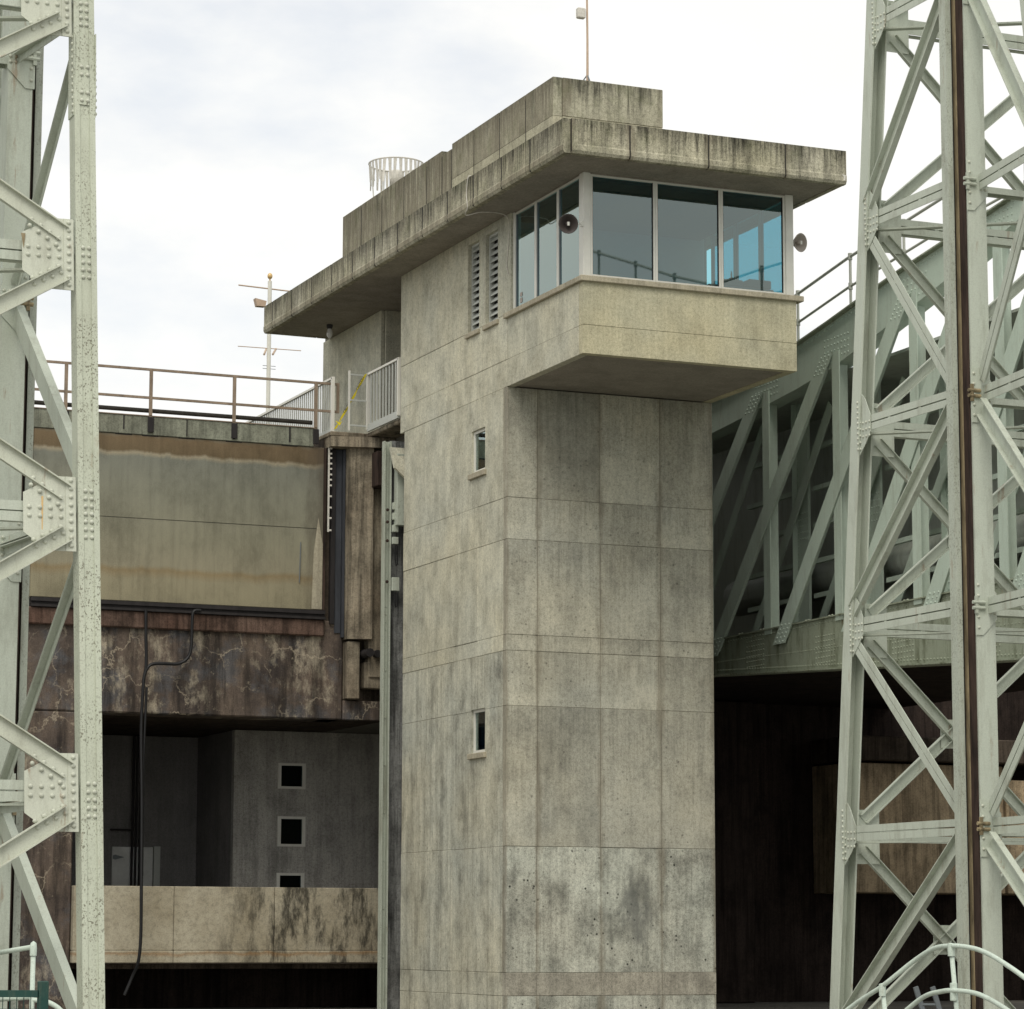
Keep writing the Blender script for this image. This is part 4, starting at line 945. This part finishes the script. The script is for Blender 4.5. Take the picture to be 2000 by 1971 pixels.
# ================================================================== LOCK CHAMBER TRUSS (right)
XT = 29.05
CH = thing('lock_chamber', 'raised riveted steel lock chamber with grey green side truss', 'lock chamber', (31, 46, 0))
def zbot(y): return 7.36-(57.4-y)*.058 if y > 40 else 6.35
def zlow(y):
    pts = [(34, 15.9), (44, 15.0), (47.5, 14.19), (49, 13.87), (51.5, 13.36), (52.8, 13.17), (57.4, 12.79), (61, 12.6)]
    for (a, b_), (c, e) in zip(pts, pts[1:]):
        if a <= y <= c: return b_+(e-b_)*(y-a)/(c-a)
    return 12.6
def zup(y):
    pts = [(34, 17.0), (44.5, 15.27), (47.5, 14.87), (49.6, 14.6), (51.4, 14.29), (53.3, 14.01), (57.4, 13.44), (61, 13.2)]
    for (a, b_), (c, e) in zip(pts, pts[1:]):
        if a <= y <= c: return b_+(e-b_)*(y-a)/(c-a)
    return 13.2
rv = MB()
ys = [34+i*1.5 for i in range(19)]
def strip(f0, f1, x0, x1, mat, name):
    mb = MB(); vs = []; fs = []
    for y in ys: vs += [(x0, y, f0(y)), (x0, y, f1(y)), (x1, y, f1(y)), (x1, y, f0(y))]
    for i in range(len(ys)-1):
        a = 4*i; b_ = a+4
        for k in range(4): fs.append((a+k, a+(k+1) % 4, b_+(k+1) % 4, b_+k))
    fs += [(0, 1, 2, 3), tuple(4*(len(ys)-1)+k for k in (3, 2, 1, 0))]
    mb.add(vs, fs); return obj(name, mb, mat, CH)
strip(zlow, zup, XT, XT+.05, 'paint_truss', 'top_chord')
strip(lambda y: zup(y)+.002, lambda y: zup(y)+.035, XT-.12, XT+.4, 'paint_chord', 'top_flange')
strip(lambda y: zlow(y)-.03, lambda y: zlow(y)-.002, XT-.005, XT+.4, 'paint_truss', 'chord_flange')
strip(zbot, lambda y: 8.09, XT, XT+.05, 'paint_chord', 'bottom_chord')
strip(lambda y: zbot(y)-.03, lambda y: zbot(y)-.002, XT-.08, XT+.5, 'paint_chord', 'bottom_flange')
strip(lambda y: 8.092, lambda y: 8.12, XT-.06, XT+.4, 'paint_chord', 'bottom_flange')
rc = MB(); y = 44.5
while y < 58:
    rc.rivet((XT-.07, y, zbot(y)-.03), (-.3, 0, -1), .026); rc.rivet((XT, y, zbot(y)+.07), (-1, 0, 0), .025); rc.rivet((XT, y, 8.02), (-1, 0, 0), .025)
    rc.rivet((XT, y, zbot(y)*.45+8.09*.55-.15), (-1, 0, 0), .02)
    rv.rivet((XT, y, zup(y)-.07), (-1, 0, 0), .02)
    if int(y*100) % 4 == 0: rc.rivet((XT-.05, y, 8.12), (-.3, 0, 1), .03)
    y += .125
VY = [36.3, 39.4, 42.5, 45.56, 48.66, 51.77, 54.86, 57.95]
for i, vy in enumerate(VY):
    obj('vertical_post', MB().box(XT-.03, XT-.004, vy-.15, vy+.15, 8.0, zlow(vy)+.25).box(XT-.004, XT+.25, vy-.012, vy+.012, 8.12, zlow(vy)), 'paint_truss', CH)
    for k in range(16):
        rv.rivet((XT, vy-.5+.14*(k % 8), zlow(vy)+.16+.13*(k//8)), (-1, 0, 0), .024)
        rv.rivet((XT, vy-.5+.14*(k % 8), zlow(vy)+.42+.13*(k//8)), (-1, 0, 0), .024)
        [rc.rivet((XT, vy+.25+.11*(k % 8), zbot(vy)+.16+.11*(k//8)+.22*q), (-1, 0, 0), .022) for q in range(3)]
        rv.rivet((XT-.03, vy-.1+.2*(k % 2), 9.5+.28*(k//2)), (-1, 0, 0), .014) if False else 0
for y0 in (33.6, 36.8, 39.9, 43.0, 46.1, 49.05, 52.2, 55.3):
    y1 = y0+5.15
    zt0, zb0 = zlow(y0)+.30, 7.74; hw = .27
    p0 = V((XT-.05, y0-.12, zt0)); p1 = V((XT-.05, y1+.1, zb0)); ax = (p1-p0).normalized()
    mb = MB(); mb.prism([p0+V((0, -hw, 0)), p0+V((0, hw, 0)), p1+V((0, hw, 0)), p1+V((0, -hw, 0))], (-.022, 0, 0))
    q0 = p0.lerp(p1, .03); q1 = p0.lerp(p1, .965)
    mb.bar(q0, q1, (-1, 0, 0), .02, .07, .15, -.037); mb.bar(q0, q1, (-1, 0, 0), .02, .07, -.15, -.037)
    obj('diagonal', mb, 'paint_truss', CH)
    for e, sgn in ((p0, 1), (p1, -1)):
        for k in range(15):
            q = e+ax*sgn*(.06+.11*(k//3))+V((0, 1, 0))*(-.16+.16*(k % 3)); rv.rivet(q+V((-.022, 0, 0)), (-1, 0, 0), .024)
# second truss layer and tank side
XB = 30.25
for y0 in (43.4, 46.5, 49.6, 52.7, 55.8):
    obj('inner_post', MB().box(XB, XB+.06, y0-.55, y0+.0, 8.12, 13.2).box(XB-.12, XB, y0-.06, y0-.04, 8.12, 13.2), 'paint_truss', CH)
    for k in range(34): rv.rivet((XB, y0-.10, 8.3+.145*k), (-1, 0, 0), .024)
    for k in range(20): rv.rivet((XB, y0-.50+.1*(k % 4), 10.2+.14*(k//4)), (-1, 0, 0), .024)
    obj('inner_diagonal', MB().bar((XB-.15, y0+1.2, 12.9), (XB-.15, y0+4.9, 8.2), (-1, 0, 0), .26, .03), 'paint_truss', CH)
    for z in (8.95, 9.7, 10.5, 11.3, 12.2):
        obj('lattice_bar', MB().bar((XB+.15, y0+.02, z), (XB+.15, y0+2.52, z-.03), (0, 0, 1), .10, .10), 'paint_truss', CH)
obj('tank_side', MB().box(31.6, 31.7, 34, 66, 8.1, 13.4), 'paint_tank', CH)
obj('tank_walkway', MB().box(29.4, 31.59, 34, 66, 13.2, 13.26), 'paint_tank', CH)
obj('tank_pipe', MB().tube([(31.0, 44, 9.4), (31.0, 60, 9.4)], .42, 16), 'paint_tank', CH, True)
obj('tank_bottom', MB().box(29.3, 38.5, 34, 66.0, 7.5, 8.05), 'concrete_shade', CH)
o = obj('rivets', rv, 'paint_truss', CH, True); o['kind'] = 'stuff'
o = obj('chord_rivets', rc, 'paint_chord', CH, True); o['kind'] = 'stuff'

# chamber handrail (pipe)
HR = thing('chamber_handrail', 'grey pipe handrail climbing along the top of the chamber truss', 'railing', (29, 50, 14))
hp = [(33.0, 19.2), (35.5, 18.36), (38.05, 17.48), (40.1, 16.75), (42.2, 16.1), (44.5, 15.98), (47.5, 15.78), (51.17, 15.40), (53.33, 15.09), (57.5, 14.55)]
obj('top_rail', MB().tube([(29.0, a, z) for a, z in hp], .032, 8), 'paint_handrail', HR)
obj('mid_rail', MB().tube([(29.0, a, z-.62) for a, z in hp], .028, 8), 'paint_handrail', HR)
for a in (36.0, 38.1, 40.2, 42.3, 44.5, 46.7, 48.9, 51.05, 53.3, 55.5):
    zz = 0
    for (a0, z0), (a1, z1) in zip(hp, hp[1:]):
        if a0 <= a <= a1: zz = z0+(z1-z0)*(a-a0)/(a1-a0)
    mb = MB(); mb.tube([(29.0, a, zup(a)), (29.0, a, zz)], .03, 8)
    pst = obj('post', mb, 'paint_handrail', HR)
    for h in (zz, zz-.62): obj('fitting', MB().lathe((29.0, a, h-.07), (0, 0, 1), [(0, .045), (.14, .045), (.14, .001)], 10), 'paint_handrail', pst)

# basin walls under the chamber, the void's shade put into their near-black colour
BW = thing('basin_wall', 'nearly black concrete wall beneath the raised chamber, shade in its colour', 'wall', (34, 66, 0))
obj('wall_face', MB().box(27, 50, 66.05, 66.6, .004, 13), 'concrete_shade', BW)
obj('wall_face', MB().box(48, 48.5, 53, 66.04, .004, 13), 'concrete_shade', BW)
obj('pilaster', MB().cbox(32.4, 33.95, 65.0, 66.04, .01, 7.45, .03), 'concrete_shade', BW)
BB = thing('breast_wall', 'warm brown concrete breast wall glimpsed through the right tower', 'wall', (40, 64, 2.7))
obj('wall_face', MB().cbox(36.15, 40.6, 64.0, 66.0, 2.72, 5.95, .02), 'concrete_brown', BB)
obj('wall_face', MB().cbox(40.62, 47.9, 63.9, 66.0, 2.72, 5.6, .02), 'concrete_brown', BB)
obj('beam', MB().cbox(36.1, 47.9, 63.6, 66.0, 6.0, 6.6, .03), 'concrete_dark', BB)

# ================================================================== FOREGROUND
FR = thing('arched_railing', 'pale green arched pipe railing in the bottom right foreground', 'railing', (15.8, 25, 0))
def fr(px_, z, dd):
    # position along the railing line running from far left to near right
    v = r*((px_-1000)/5690)+V((math.sin(yaw), math.cos(yaw), 0)); q = v*dd; return V((q.x, q.y, z))
def zz_(py, dd): return 1.6-(py-1830.6)/5690*dd
arc = [(x, zz_(y, q), q) for x, y, q in ((1560, 2040, 31), (1655, 1962, 30.5), (1716, 1922, 30), (1775, 1876, 29.7), (1815, 1851, 29.4), (1850, 1845, 29), (1885, 1848, 28.8), (1915, 1857, 28.5), (1950, 1877, 28), (2000, 1913, 27.5), (2080, 1985, 27))]
obj('top_rail', MB().tube(smooth_([fr(*a) for a in arc], 5), .024, 12), 'paint_rail', FR, True)
arc2 = [(x, zz_(y, q), q) for x, y, q in ((1690, 2030, 30.2), (1765, 1965, 29.8), (1800, 1940, 29.5), (1830, 1932, 29.2), (1850, 1930, 29), (1885, 1933, 28.8), (1915, 1943, 28.5), (1960, 1970, 28), (2000, 2005, 27.5))]
obj('mid_rail', MB().tube(smooth_([fr(*a) for a in arc2], 5), .024, 12), 'paint_rail', FR, True)
for px_, dd, zt_ in ((1716, 30, zz_(1922, 30)), (1850, 29, zz_(1845, 29)), (2080, 27, zz_(1985, 27))):
    p = fr(px_, 0.005, dd); q = fr(px_, zt_, dd)
    pst = obj('post', MB().tube([p+V((.12, 0, 0)), q], .023, 12), 'paint_rail', FR, True)
    obj('fitting', MB().lathe(q+V((0, 0, -.10)), (0, 0, 1), [(0, .034), (.05, .036), (.12, .036), (.13, .001)], 12), 'paint_rail', pst)
    if px_ == 1850:
        q2 = fr(px_, zz_(1930, 29), dd)+V((.02, 0, 0)); obj('fitting', MB().lathe(q2+V((0, 0, -.1)), (0, 0, 1), [(0, .034), (.01, .037), (.17, .037), (.18, .001)], 12), 'paint_rail', pst)
LD = thing('steel_ladder', 'short grey ladder top leaning behind the arched railing', 'ladder', (21, 35.2, 0))
for a in ((20.90, 35.2), (21.12, 35.12)):
    obj('stile', MB().bar((a[0]+.26, a[1], .005), (a[0]-.05, a[1], .94), (0, -1, 0), .07, .03), 'aluminium_dark', LD)
for z in (.2, .45, .7): obj('rung', MB().tube([(20.90+.26-.31*z/.94, 35.2, z), (21.12+.26-.31*z/.94, 35.12, z)], .016, 6), 'aluminium_dark', LD)
# green mesh fence at lower left
FN = thing('mesh_fence', 'dark green welded mesh fence panel in the bottom left corner', 'fence', (5.0, 21, 0))
obj('post', MB().cbox(5.11, 5.18, 20.86, 20.93, .005, 1.28, .006), 'paint_green', FN)
obj('post', MB().cbox(3.2, 3.27, 21.5, 21.57, .005, 1.28, .006), 'paint_green', FN)
obj('top_frame', MB().bar((3.25, 21.53, 1.19), (5.11, 20.9, 1.19), (0, 0, 1), .04, .05), 'paint_green', FN)
wm = MB()
for k in range(40): q = V((3.27, 21.53, 0)).lerp(V((5.11, 20.9, 0)), k/39); wm.tube([q+V((0, 0, .1)), q+V((0, 0, 1.17))], .003, 4)
for z in (.2, .4, .6, .8, 1.0, 1.08): wm.tube([(3.27, 21.53, z), (5.11, 20.9, z)], .003, 4)
o = obj('mesh_wires', wm, 'paint_green', FN); o['kind'] = 'stuff'
PH = thing('pipe_handrail', 'pale pipe handrail behind the green mesh fence', 'railing', (7.25, 29.9, 0))
obj('post', MB().tube([(7.25, 29.9, .005), (7.25, 29.9, 1.49)], .026, 10), 'paint_rail', PH, True)
obj('elbow', MB().lathe((7.25, 29.9, 1.40), (0, 0, 1), [(0, .036), (.08, .038), (.13, .03), (.15, .001)], 12), 'paint_rail', PH, True)
obj('top_rail', MB().tube([(7.25, 29.9, 1.49), (7.25, 31.5, 1.42), (7.25, 36, 1.35)], .026, 10), 'paint_rail', PH, True)
obj('mid_rail', MB().tube([(7.25, 29.9, .98), (7.25, 31.5, .92), (7.25, 36, .85)], .024, 10), 'paint_rail', PH, True)
obj('curved_rail', MB().tube(smooth_([(7.25, 29.9, .95), (7.4, 29.85, .93), (7.55, 29.8, .82), (7.62, 29.8, .6), (7.62, 29.8, .01)]), .026, 10), 'paint_rail', PH, True)
for o in list(bpy.data.objects):
    if '_w' in o: del o['_w']
